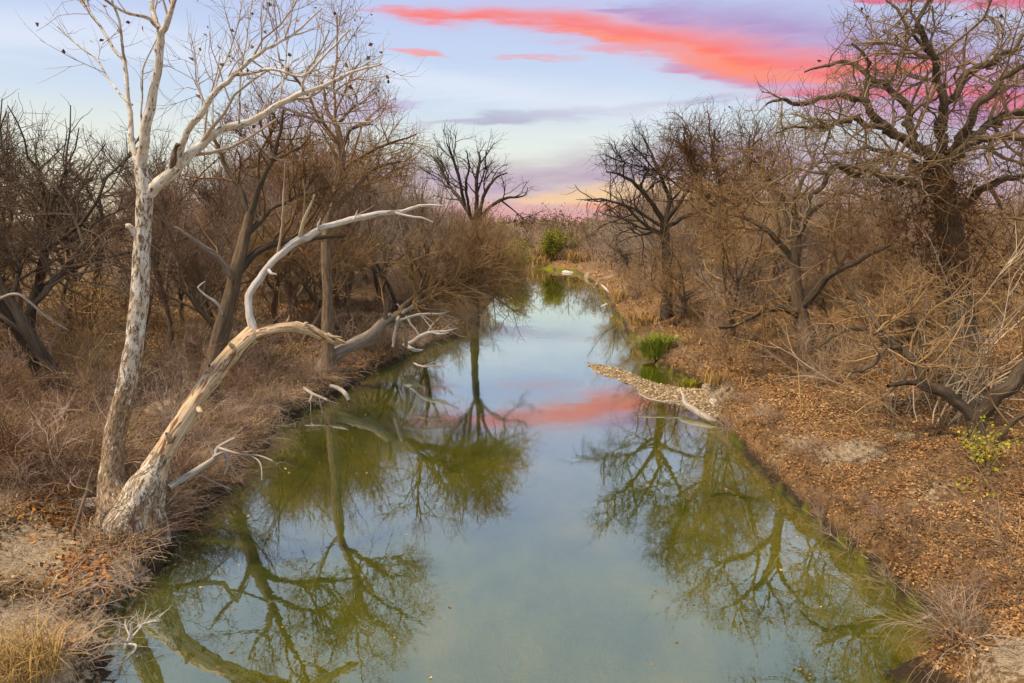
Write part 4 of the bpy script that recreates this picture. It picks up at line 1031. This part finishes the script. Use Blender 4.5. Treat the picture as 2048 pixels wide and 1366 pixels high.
def leafy(name, label, cat, loc, H, rad, mat, n=900, leaf=0.12, seed=1, stems=9, smat=T_BROWN):
    rg = np.random.default_rng(seed); t = thing(name, label, cat, tuple(loc))
    a = rg.uniform(0, 2 * np.pi, stems)
    d = np.stack([np.cos(a) * rad / H, np.sin(a) * rad / H, np.ones(stems)], 1)
    P, R = grow(np.tile([0, 0, -0.1], (stems, 1)) + rg.normal(size=(stems, 3)) * [0.08, 0.08, 0], d, H * rg.uniform(0.7, 1.0, stems), np.full(stems, 0.012 * H), 7, 0.15, 0.02, 0.3, rg)
    p, r = spawn(P, R, rg, 0.9, 0.15, (0.4, 0.7), 0.006, (30, 75), 22, 5, 0.15, 0.02)
    s = Sticks(); s.add(P, R); s.add(p, r)
    obj('stems', s.build('stems', [smat]), t)
    src = np.concatenate([P[:, 2:].reshape(-1, 3), p[:, 1:].reshape(-1, 3)])
    pts = src[rg.integers(len(src), size=n)] + rg.normal(size=(n, 3)) * 0.055 * H
    obj('foliage', leaves_mesh('foliage', pts, leaf, mat, rg), t)
    return t
q = at(1108, 520, 112); leafy('evergreen_bush', 'rounded olive-green evergreen bush at the creek bend', 'shrub', (q[0], q[1], gz(q[0], q[1])), 5.0, 2.4, EVERGREEN, 9000, 0.2, 3, 14)
q = at(1145, 520, 128); leafy('evergreen_bush', 'small dark evergreen bush beside the rounded one', 'shrub', (q[0], q[1], gz(q[0], q[1])), 3.4, 2.0, EVERGREEN, 3000, 0.22, 4, 10)
q = at(1035, 500, 88); leafy('juniper_tree', 'olive juniper tree left of the rounded evergreen', 'tree', (q[0], q[1], gz(q[0], q[1])), 6.2, 1.6, EVERGREEN, 3600, 0.2, 5, 9)
q = at(1000, 505, 100); leafy('juniper_tree', 'smaller juniper half hidden behind grey brush', 'tree', (q[0], q[1], gz(q[0], q[1])), 5.2, 1.6, EVERGREEN, 2600, 0.2, 6, 8)
p = place(1968, 930, 1.5); leafy('yellow_green_weed', 'yellow-green leafy weed below the low forked tree', 'weed', p, 1.0, 0.38, YELGREEN, 420, 0.075, 7, 6, T_GOLD)
p = place(1948, 985, 1.4); leafy('yellow_leaf_sprig', 'small bright yellow sprig on the right bank', 'weed', p, 0.45, 0.22, YELGREEN, 90, 0.07, 8, 4, T_GOLD)
p = place(305, 740, 1.5); leafy('green_shrub', 'small olive-green shrub just right of the upright sycamore', 'shrub', p, 0.95, 0.42, EVERGREEN, 420, 0.07, 9, 6)
p = place(45, 640, 1.6); leafy('ochre_shrub', 'ochre-leaved shrub at the far left edge', 'shrub', p, 3.4, 1.4, OCHRELEAF, 420, 0.10, 10, 9)
p = place(170, 700, 1.6); leafy('ochre_shrub', 'ochre-leaved sapling in the brush left of the sycamore trunk', 'shrub', p, 4.6, 1.5, OCHRELEAF, 420, 0.10, 11, 8)
p = place(190, 905, 1.2); leafy('orange_sprig', 'orange-leaved sprig beside the upright sycamore trunk', 'weed', p, 0.8, 0.25, ORANGELEAF, 40, 0.11, 12, 4)

# ------------------------------------------------------------------ logs, sticks and snags
def stick(name, label, cat, paths, mat, seed=0, twigs=0.0, rmin=0.006, lenk=14):
    """paths: list of px polylines (px,py,Y,rpx); first is the stem, others are branches of it"""
    rg = np.random.default_rng(900 + seed); t = None
    s = Sticks(); lines = [px_line(p_, 0.07, 0.006) for p_ in paths]
    b0 = lines[0][0][0].copy(); o = thing(name, label, cat, tuple(b0))
    for i, (P, R) in enumerate(lines):
        st = Sticks(); st.add(P - b0, R)
        obj('stem' if i == 0 else 'branch', st.build('stem', [mat], rough=0.1, fine=True), o)
    if twigs:
        s = Sticks()
        for P, R in ramify(lines, rg, 2, rmin, lenk, 0.2, 0.0, 1.6 / twigs, 0.3, (25, 65), cap=300): s.add(P - b0, R)
        obj('crown', s.build('crown', [mat]), o)
    return o
stick('bleached_driftwood', 'bleached white driftwood branch reaching over the water from the left bank', 'driftwood',
      [[(808, 690, 32.2, 5), (825, 684, 32, 5), (842, 672, 31.8, 5), (868, 664, 31.6, 4), (890, 663, 31.4, 2.5), (916, 656, 31.2, 1.2)],
       [(812, 690, 32.1, 5), (828, 700, 31.6, 4.5), (846, 700, 31.2, 2)], [(866, 665, 31.6, 3), (880, 668, 31.4, 2.5), (898, 665, 31.2, 1)], [(842, 674, 31.8, 3), (858, 664, 32, 1.5)]], DEAD_WHITE, 1, 0.4)
stick('bleached_branch', 'thin bleached branch hanging above the white driftwood', 'branch',
      [[(800, 640, 30, 2.5), (840, 629, 30.3, 3), (880, 628, 30.6, 2.6), (900, 622, 30.8, 1.5)], [(880, 628, 30.6, 2), (905, 634, 30.9, 1.2), (918, 642, 31, 0.8)]], DEAD_WHITE, 2, 0.5)
stick('drowned_twig', 'forked twig lying on the water below the white driftwood', 'twig',
      [[(828, 727, 27.0, 2.5), (845, 733, 26.6, 2.5), (862, 733, 26.5, 2), (896, 729, 26.6, 1)], [(845, 733, 26.6, 2), (868, 725, 27, 1.4), (885, 721, 27.4, 0.8)]], DEAD_GREY, 3, 0.3)
stick('hanging_snag', 'grey snag leaning down to the driftwood', 'snag', [[(800, 640, 30.5, 3), (810, 658, 31, 4), (812, 680, 31.4, 5), (812, 692, 31.6, 5)]], DEAD_GREY, 4, 0.3)
stick('grey_log', 'smooth grey log sloping from the sycamore roots over the bank brush', 'log',
      [[(338, 976, 13.6, 9), (370, 955, 13.9, 9), (405, 934, 14.2, 8), (430, 914, 14.4, 6.5), (437, 895, 14.5, 5), (470, 875, 14.7, 3)],
       [(428, 914, 14.4, 5), (450, 905, 14.1, 4), (456, 925, 13.9, 3), (448, 950, 13.8, 2)], [(437, 896, 14.5, 4), (480, 908, 14.2, 3), (520, 912, 14, 2), (545, 922, 13.9, 1.5)],
       [(490, 905, 14.2, 2), (520, 925, 13.8, 2), (524, 960, 13.5, 1.2)]], DEAD_GREY, 5, 0.5)
stick('pale_stick', 'thin pale stick propped against the near left bank', 'stick', [[(140, 1092, 12.1, 4.5), (158, 1032, 12.3, 4.5), (172, 985, 12.5, 4), (186, 935, 12.6, 2.5)]], B_TAN, 6)
stick('curved_driftwood', 'curved tan driftwood end dipping at the left waterline', 'driftwood', [[(662, 772, 24.5, 5), (680, 778, 24.2, 5.5), (692, 790, 23.7, 5.5), (698, 802, 23.2, 4)]], DEAD_GREY, 7)
stick('dark_driftwood', 'grey forked driftwood beside the curved one', 'driftwood', [[(608, 776, 24.4, 4), (625, 788, 24.0, 4.5), (648, 797, 23.7, 3), (655, 800, 23.5, 2)], [(625, 788, 24, 3), (618, 805, 23.6, 2)]], DEAD_GREY, 8, 0.6)
stick('root_snag', 'pale bleached root snag standing in the shallows, bottom left', 'snag',
      [[(250, 1300, 9.9, 7), (256, 1285, 9.85, 6), (262, 1268, 9.8, 4), (262, 1245, 9.8, 3)], [(256, 1285, 9.85, 4), (240, 1275, 9.7, 4), (228, 1265, 9.6, 3)],
       [(258, 1280, 9.8, 3), (275, 1262, 9.9, 2.4), (286, 1250, 10, 1.4)], [(256, 1288, 9.8, 3), (272, 1290, 9.7, 3), (270, 1302, 9.65, 2), (262, 1308, 9.6, 1.5)],
       [(260, 1272, 9.8, 2.4), (250, 1250, 9.9, 2), (252, 1238, 10, 1)]], DEAD_WHITE, 9, 1.6, 0.004, 10)
stick('fallen_branch', 'pale fallen branch on the ground left of the upright sycamore', 'branch', [[(75, 725, 21.5, 3), (100, 738, 21.2, 3), (130, 746, 20.9, 2.6), (150, 750, 20.8, 1.6)]], DEAD_GREY, 10, 0.4)
stick('arched_branch', 'grey arched dead branch in the brush at the left edge', 'branch', [[(-20, 605, 19.5, 3.5), (30, 588, 19.6, 3.5), (60, 605, 19.7, 3), (90, 632, 19.8, 2.4), (135, 660, 20, 1.4)]], DEAD_GREY, 11, 0.5)
stick('bar_log', 'pale grey log with a crook lying on the end of the gravel bar', 'log',
      [[(1362, 782, 24.6, 3), (1367, 793, 24.2, 4), (1370, 806, 23.7, 6), (1385, 818, 23.2, 8), (1405, 830, 22.7, 7.5), (1422, 838, 22.3, 6.5), (1432, 842, 22.2, 3)]], DEAD_GREY, 12)
stick('bar_stick', 'thin pale stick along the water side of the gravel bar', 'stick', [[(1278, 788, 24.6, 2), (1300, 798, 24.2, 2.4), (1330, 803, 24, 2.4), (1368, 802, 24, 2)]], DEAD_GREY, 13, 0.3)
stick('bank_branch', 'bleached branched twig on the right waterline past the bar log', 'branch',
      [[(1444, 830, 22.3, 2.4), (1455, 843, 21.9, 3), (1468, 858, 21.4, 2.6), (1475, 868, 21, 2), (1492, 876, 20.8, 1)], [(1452, 838, 22, 2), (1470, 846, 21.8, 1)]], DEAD_WHITE, 14, 0.6)
stick('white_bent_branch', 'white bent branch sticking out of the right bank downstream', 'branch', [[(1203, 570, 66, 1.6), (1212, 578, 65, 2.2), (1219, 588, 64, 2), (1222, 600, 63, 1.6)]], DEAD_WHITE, 15)
stick('fallen_branch', 'long pale branched stick fallen across the bottom right bank', 'branch',
      [[(1850, 1322, 9.6, 2), (1880, 1312, 9.7, 2.6), (1925, 1315, 9.7, 3.2), (1960, 1298, 9.9, 3.4), (1990, 1285, 10, 2.6)], [(1898, 1230, 10.5, 2), (1910, 1270, 10.1, 2.6), (1925, 1315, 9.7, 3), (1950, 1350, 9.4, 3), (1980, 1380, 9.2, 3)]], DEAD_GREY, 16, 0.5)
stick('bent_twig', 'long thin bent twig arching over the right bank litter', 'twig', [[(1938, 1215, 10.8, 1.5), (1932, 1188, 11, 2.2), (1965, 1155, 11.2, 2.2), (2010, 1132, 11.4, 2), (2060, 1125, 11.5, 1.6)]], T_PALE, 17, 0.3)
stick('bank_snag', 'small grey snag poking from the right waterline bottom', 'snag', [[(1752, 1125, 12.4, 3), (1760, 1120, 12.4, 3.4), (1785, 1146, 12, 3), (1800, 1155, 11.9, 2)], [(1745, 1122, 12.4, 2), (1722, 1110, 12.5, 1)]], DEAD_GREY, 18, 0.6)
stick('cut_stick', 'short pale stick end at the lower right waterline', 'stick', [[(1826, 1248, 10.6, 3), (1850, 1236, 10.6, 3.4), (1868, 1226, 10.7, 2.4)]], DEAD_GREY, 19, 0.5)
stick('golden_stalk', 'tall golden dry stalk standing on the right bank slope', 'weed', [[(1606, 868, 19.5, 2.6), (1602, 820, 19.5, 2.2), (1598, 760, 19.6, 1.6), (1594, 720, 19.6, 1)]], T_GOLD, 20, 0.3)

def rock(name, label, loc, size, seed, mat=STONE, cat='rock'):
    import bmesh
    rg = np.random.default_rng(seed); bm = bmesh.new(); bmesh.ops.create_icosphere(bm, subdivisions=3, radius=1.0)
    pl_ = [(norm(rg.normal(size=3)), rg.uniform(0.55, 0.85)) for _ in range(9)]
    for v in bm.verts:
        c = np.array(v.co)
        for nrm, dd in pl_:
            e = c @ nrm - dd
            if e > 0: c = c - nrm * e
        v.co = Vector(c * np.array(size))
    me_ = bpy.data.meshes.new(name); bm.to_mesh(me_); bm.free(); me_.materials.append(mat)
    return obj(name, me_, None, tuple(loc), (0, 0, rg.uniform(0, 3)), label=label, category=cat)
p = place(1428, 806, 0.3); rock('pale_rock', 'white flat-topped rock at the root of the gravel bar', p + [0, 0, 0.04], (0.34, 0.24, 0.15), 1)
q = onz(1136, 545, 0.0); rock('pale_rock', 'white flat rock in the water at the far creek bend', (q[0], q[1], 0.05), (1.7, 0.9, 0.32), 2)
p = place(1776, 792, 1.4); rock('tan_rock', 'small tan rock on the litter below the low tree', p, (0.2, 0.16, 0.13), 3)
p = place(325, 825, 1.2); rock('sandy_boulder', 'tan earthy boulder behind the leaning dead trunk', p, (0.75, 0.45, 0.38), 4, bark_mat('earth_tan', (0.30, 0.20, 0.11, 1), (0.52, 0.40, 0.26, 1), 0.0))

# ------------------------------------------------------------------ ground cover (uncountable)
def sample_ground(n, yr, rg, side=None, margin=0.15, fade=1.0):
    out = []
    tot = 0
    while tot < n:
        m_ = n * 2
        Yd = np.exp(rg.uniform(math.log(yr[0]), math.log(yr[1]), m_)); x = rg.uniform(-0.86, 0.86, m_) * Yd
        z, sand, bed, rs2, d = ground_z(x, Yd, True)
        k = (d > margin) & (sand < 0.25 + 0.5 * rg.random(m_) ** 1.6)
        if side is not None: k &= (rs2 > 0.5) == side
        k &= z > 0.06
        out.append(np.stack([x, Yd, z, d], 1)[k]); tot += k.sum()
    return np.concatenate(out)[:n]
rg = np.random.default_rng(77)
def cover_leaves(name, label, n, yr, side, size, mat, seed):
    rg = np.random.default_rng(seed); g_ = sample_ground(n, yr, rg, side)
    keep = (fbm(g_[:, 0], g_[:, 1], 0.7, 91) + 0.9 * fbm(g_[:, 0], g_[:, 1], 2.5, 95)) > rg.uniform(-0.6, 0.4, len(g_))
    g_ = g_[keep]
    pts = g_[:, :3] + np.stack([0 * g_[:, 0], 0 * g_[:, 0], rg.uniform(0.005, 0.05, len(g_))], 1)
    V, F, t = leaf_quads(pts, 1.0, rg, 0.75, 0.7)
    # leaf size: real leaves, a little larger clumps far away
    sc = size * np.maximum(1.0, (g_[:, 1] / 16)) ; c = np.repeat(pts, 4, 0); V = c + (V - c) * np.repeat(sc, 4)[:, None]
    obj(name, mesh_np(name, V, [F], [mat], {'tint': np.clip(t * 0.75 + 0.25 * np.repeat(rg.random(len(g_)), 4) + 0.3 * np.repeat(fbm(g_[:, 0], g_[:, 1], 0.8, 33), 4), 0, 1)}), kind='stuff', label=label)
cover_leaves('leaf_litter', 'fallen brown leaves carpeting the near right bank', 170000, (8.5, 30), True, 0.060, LITTER, 1)
cover_leaves('leaf_litter', 'fallen brown leaves on the right bank farther downstream', 36000, (28, 120), True, 0.08, LITTER, 11)
cover_leaves('leaf_litter', 'fallen brown leaves scattered over the left bank', 80000, (8.5, 45), False, 0.065, LITTER, 2)
def cover_grass(name, label, n, yr, side, H, mat, seed, thresh=(-0.5, 0.35), w=0.006):
    rg = np.random.default_rng(seed); g_ = sample_ground(n, yr, rg, side)
    keep = (fbm(g_[:, 0], g_[:, 1], 0.6, 191) + 0.4 * fbm(g_[:, 0], g_[:, 1], 2.0, 195)) > rg.uniform(*thresh, len(g_)); g_ = g_[keep]
    V, F, t = blades(len(g_), 1.0, 0.0, rg, w, 1.6)
    sc = H * rg.uniform(0.5, 1.3, len(g_)) * np.maximum(1, g_[:, 1] / 22)
    V = V.reshape(-1, 5, 3); V[..., :2] *= sc[:, None, None] * 1.0; V[..., 2] *= sc[:, None] * 0.8
    wd = (V[:, 1] - V[:, 0]) * 0
    V = (V + g_[:, None, :3]).reshape(-1, 3)
    obj(name, mesh_np(name, V, F, [mat], {'tint': np.clip(t * 0.8 + 0.1 + 0.35 * np.repeat(fbm(g_[:, 0], g_[:, 1], 0.9, 37), 5), 0, 1)}), kind='stuff', label=label)
cover_grass('dry_undergrowth', 'dry brown undergrowth matting the left bank', 90000, (8.5, 40), False, 0.30, DRYGRASS, 3, (-0.5, 0.4), 0.022)
cover_grass('dry_undergrowth', 'sparse dry grass between leaves on the right bank', 60000, (8.5, 45), True, 0.19, DRYGRASS, 4, (-0.5, 0.45), 0.02)
cover_grass('golden_meadow_grass', 'golden grass on the open ground under the right-hand trees', 14000, (24, 75), True, 0.34, GOLDGRASS, 5, (-0.4, 0.3), 0.03)
def cover_twigs(name, label, n, yr, side, mat, seed, L=(0.25, 0.9), margin=0.1, r=0.006):
    rg = np.random.default_rng(seed); g_ = sample_ground(n, yr, rg, side, margin)
    az = rg.uniform(0, 6.28, n); d = np.stack([np.cos(az), np.sin(az), rg.uniform(-0.05, 0.7, n)], 1)
    P, R = grow(g_[:, :3] + [0, 0, 0.03], d, rg.uniform(*L, n), r * rg.uniform(0.6, 1.5, n), 4, 0.16, -0.04, 0.5, rg)
    s = Sticks(); s.add(P, R)
    obj(name, s.build(name, [mat]), kind='stuff', label=label)
cover_twigs('twig_litter', 'dead grey twigs strewn over the left bank', 5500, (8.5, 38), False, T_MAUVE, 6)
cover_twigs('twig_litter', 'pale dead twigs strewn over the left bank', 1800, (8.5, 30), False, T_PALE, 7, (0.3, 1.2))
cover_twigs('twig_litter', 'dead twigs strewn over the right bank', 3600, (8.5, 38), True, T_GREY, 8)
def fringe(name, label, line, land, n, seed, mat, L=(0.18, 0.6)):
    rg = np.random.default_rng(seed); pts = np.array(along(line, n, rg, (min(land, 0), max(land, 0))))
    z = ground_z(pts[:, 0], pts[:, 1]); k = (z > 0.12) & (z < 1.0); pts, z = pts[k], z[k]
    e = 0.15; gx = (ground_z(pts[:, 0] + e, pts[:, 1]) - ground_z(pts[:, 0] - e, pts[:, 1])) / (2 * e); gy = (ground_z(pts[:, 0], pts[:, 1] + e) - ground_z(pts[:, 0], pts[:, 1] - e)) / (2 * e)
    dn = norm(np.stack([-gx, -gy], 1)); m_ = len(pts)
    d = np.concatenate([dn * 0.8 + rg.normal(size=(m_, 2)) * 1.2, rg.uniform(-0.3, 1.2, (m_, 1))], 1)
    P, R = grow(np.concatenate([pts, z[:, None]], 1), d, rg.uniform(*L, m_) * rg.uniform(0.4, 1.3, m_), 0.0055 * rg.uniform(0.5, 1.6, m_), 5, 0.24, -0.16, 0.4, rg)
    s = Sticks(); s.add(P, R); obj(name, s.build(name, [mat]), kind='stuff', label=label)
fringe('waterline_roots', 'dark roots and dry stems trailing over the right waterline', prr, -0.8, 4200, 31, T_BROWN)
fringe('waterline_roots', 'mauve dry stems trailing over the left waterline', pl[:13], 1.1, 3200, 32, T_MAUVE, (0.25, 0.9))
# dead vine wrapped round the oak
rg = np.random.default_rng(41); b0 = np.array(oak.location); m_ = 420
tt_ = rg.uniform(0.0, 1.0, m_); ctr = np.array([at(1915 - 35 * q_, 560 - 230 * q_, YO) for q_ in tt_]); rad = np.abs(rg.normal(size=(m_, 1))) * (0.35 + 0.65 * np.sin(np.pi * tt_))[:, None]
aa = rg.uniform(0, 6.28, m_); st = ctr + rad * np.stack([np.cos(aa), np.sin(aa), 0.3 * np.sin(3 * aa)], 1)
P, R = grow(st, rg.normal(size=(m_, 3)) + [0, 0, -0.2], rg.uniform(0.5, 1.7, m_), 0.009 * rg.uniform(0.6, 1.4, m_), 7, 0.32, -0.06, 0.4, rg)
s = Sticks(); s.add(P - b0, R); p2, r2_ = spawn(P, R, rg, 1.6, 0.1, (0.5, 0.9), 0.006, (25, 80), 18, 4, 0.3, -0.03); s.add(p2 - b0, r2_)
vine = obj('vine', s.build('vine', [T_BROWN]), oak, label='tangle of dead brown vine around the trunk')
obj('leaves', leaves_mesh('leaves', tips([(P, R), (p2, r2_)], rg, 0.10) - b0, 0.11, DEADLEAF, rg), vine)
# orange leaf drifts by the sycamore roots
rg = np.random.default_rng(52); pts = []
for px, py, sp_, n_ in [(135, 1035, 0.35, 260), (165, 1130, 0.28, 240), (100, 1010, 0.3, 90), (215, 1170, 0.3, 90), (60, 1010, 0.3, 60)]:
    q = place(px, py, 0.9); xy = q[:2] + rg.normal(size=(n_, 2)) * sp_; pts.append(np.column_stack([xy, ground_z(xy[:, 0], xy[:, 1]) + rg.uniform(0.01, 0.12, n_)]))
pts = np.concatenate(pts); pts = pts[pts[:, 2] > 0.1]
obj('leaf_drift', leaves_mesh('leaf_drift', pts, 0.10, ORANGELEAF, rg, flat=0.4), kind='stuff', label='orange leaf drifts gathered below the sycamore roots')
# distant scrub beyond the bend
rg = np.random.default_rng(53); NC = 620
Yd = np.exp(rg.uniform(math.log(55), math.log(330), NC)); xx = (rg.uniform(860, 1420, NC) - 1024) / FPX * Yd
k = sdist(POLY, xx, Yd) > 1.2; xx, Yd = xx[k], Yd[k]; zz = ground_z(xx, Yd); per = 11
st = np.repeat(np.stack([xx, Yd, zz], 1), per, 0); m_ = len(st); st[:, :2] += rg.normal(size=(m_, 2)) * 0.35
d = np.concatenate([rg.normal(size=(m_, 2)) * 0.6, np.ones((m_, 1))], 1)
P, R = grow(st, d, rg.uniform(1.2, 4.2, m_) * np.repeat(np.clip(Yd / 90, 0.6, 1.5), per), 0.016 * np.repeat(np.clip(Yd / 70, 0.8, 2.5), per), 5, 0.2, 0.0, 0.4, rg)
s = Sticks(); s.add(P, R); obj('distant_scrub', s.build('distant_scrub', [T_GREY], kmax=3), kind='stuff', label='distant grey-brown scrub around the creek bend')
# gravel of the bar: flakes of stone and shell
rg = np.random.default_rng(88)
bx0, bx1 = BAR.min(0), BAR.max(0)
c = np.stack([rg.uniform(bx0[0] - 0.3, bx1[0] + 0.3, 30000), rg.uniform(bx0[1] - 0.3, bx1[1] + 0.3, 30000)], 1)
zz = ground_z(c[:, 0], c[:, 1]); k = (sdist(BAR, c[:, 0], c[:, 1]) < 0.1 - 0.25 * rg.random(30000)) & (zz > -0.02); c, zz = c[k], zz[k]
n = len(c); sz = 0.016 + 0.06 * rg.random(n) ** 3
octv = np.array([[1, 0, 0], [0, 1, 0], [-1, 0, 0], [0, -1, 0], [0, 0, 0.6], [0, 0, -0.6]]); octf = np.array([[0, 1, 4], [1, 2, 4], [2, 3, 4], [3, 0, 4], [1, 0, 5], [2, 1, 5], [3, 2, 5], [0, 3, 5]])
aa = rg.uniform(0, 6.28, n); rot = np.stack([np.stack([np.cos(aa), -np.sin(aa)], 1), np.stack([np.sin(aa), np.cos(aa)], 1)], 1)
v = octv[None] * rg.uniform(0.6, 1.4, (n, 6, 1)) * sz[:, None, None]; v[..., :2] = np.einsum('nij,nkj->nki', rot, v[..., :2]); v = v + np.concatenate([c, zz[:, None] + 0.01], 1)[:, None]
f = octf[None] + (np.arange(n) * 6)[:, None, None]
obj('gravel', mesh_np('gravel', v.reshape(-1, 3), [f.reshape(-1, 3)], [GRAVEL], {'tint': np.repeat(rg.random(n), 6)}), kind='stuff', label='pale gravel and shell flakes covering the low bar in the creek')

# ------------------------------------------------------------------ far wood on the ridge (one mass)
rg = np.random.default_rng(99)
NF = 900
Yd = np.exp(rg.uniform(math.log(120), math.log(620), NF)); xx = rg.uniform(-0.85, 0.85, NF) * Yd; zz = ground_z(xx, Yd)
Hh = rg.uniform(4.0, 9.5, NF) * rg.uniform(0.7, 1.25, NF) * (1 + 0.8 * vnoise(xx * 0.03, Yd * 0.03, 4))
P, R = grow(np.stack([xx, Yd, zz], 1), np.tile([0, 0, 1.0], (NF, 1)) + rg.normal(size=(NF, 3)) * 0.1, Hh * 0.8, np.full(NF, 0.13), 4, 0.08, 0.05, 0.4, rg)
S = Sticks(); S.add(P, R)
p, r = spawn(P, R, rg, 1.6, 0.3, (0.4, 0.7), 0.06, (25, 60), 22, 4, 0.18, 0.06); S.add(p, r)
obj('far_woodland', S.build('far_woodland', [T_BROWN], kmax=3), kind='stuff', label='far bare woodland on the low ridge at the horizon')
def clusters(name, label, sel, per, mat, size):
    c = np.repeat(np.stack([xx, Yd, zz + Hh * 0.55], 1)[sel], per, 0); h = np.repeat(Hh[sel], per)[:, None]
    e = norm(rg.normal(size=c.shape)) * rg.random((len(c), 1)) ** 0.4
    pts = c + e * h * np.array([0.42, 0.42, 0.46])
    V, F, t = leaf_quads(pts, 1.0, rg, 0.35); q = np.repeat(pts, 4, 0)
    V = q + (V - q) * np.repeat(size * np.clip(pts[:, 1] / 200, 0.7, 2.2), 4)[:, None]
    obj(name, mesh_np(name, V, [F], [mat], {'tint': np.clip(t * 0.7, 0, 1)}), kind='stuff', label=label)
FARTWIG = leaf_mat('far_twig_mass', [(0.0, (0.085, 0.055, 0.036, 1)), (0.6, (0.20, 0.135, 0.09, 1)), (1.0, (0.30, 0.21, 0.14, 1))])
gsel = rg.random(NF) < 0.16
clusters('far_twigs', 'hazy brown twig crowns of the far woodland', ~gsel, 70, FARTWIG, 0.75)
clusters('far_evergreens', 'scattered far evergreen crowns along the horizon wood', gsel, 90, EVERGREEN, 0.6)
# twig mass of the scrub round the bend
rg = np.random.default_rng(73); NB = 420; Yb = np.exp(rg.uniform(math.log(72), math.log(190), NB)); xb = (rg.uniform(930, 1420, NB) - 1024) / FPX * Yb
k = sdist(POLY, xb, Yb) > 2.0; xx, Yd = xb[k], Yb[k]; zz = ground_z(xx, Yd) - 0.6; Hh = rg.uniform(1.6, 4.4, len(xx))
clusters('scrub_twigs', 'low hazy twig mass of the scrub round the creek bend', np.ones(len(xx), bool), 45, FARTWIG, 0.55)
# a few leaves and flecks drifting on the creek
rg = np.random.default_rng(71); n_ = 900
Yq = np.exp(rg.uniform(math.log(9), math.log(60), n_)); xq = rg.uniform(-0.6, 0.5, n_) * Yq; dq = sdist(POLY, xq, Yq)
k = (dq < -0.2) & (rg.random(n_) < np.exp(dq / 1.6) + 0.03) & (ground_z(xq, Yq) < -0.05)
obj('floating_leaves', leaves_mesh('floating_leaves', np.column_stack([xq, Yq, np.full(n_, 0.012)])[k], 0.065, LITTER, rg, flat=0.97), kind='stuff', label='small dead leaves drifting on the creek near its edges')

# ------------------------------------------------------------------ labels: small sets of look-alikes are told apart by their order across the view
from collections import defaultdict
same = defaultdict(list)
for o in COL.objects:
    if o.parent is None and 'category' in o and 'group' in o: same[o['label']].append(o)
ORD = ['leftmost', 'second from the left', 'third from the left', 'fourth from the left', 'fifth from the left', 'sixth from the left', 'seventh from the left', 'eighth from the left']
for lab, os_ in same.items():
    if 2 <= len(os_) <= 8:
        os_.sort(key=lambda o: o.location.x / max(o.location.y, 1))
        for i, o in enumerate(os_): o['label'] = lab + ', ' + ('rightmost' if i == len(os_) - 1 else ORD[i])
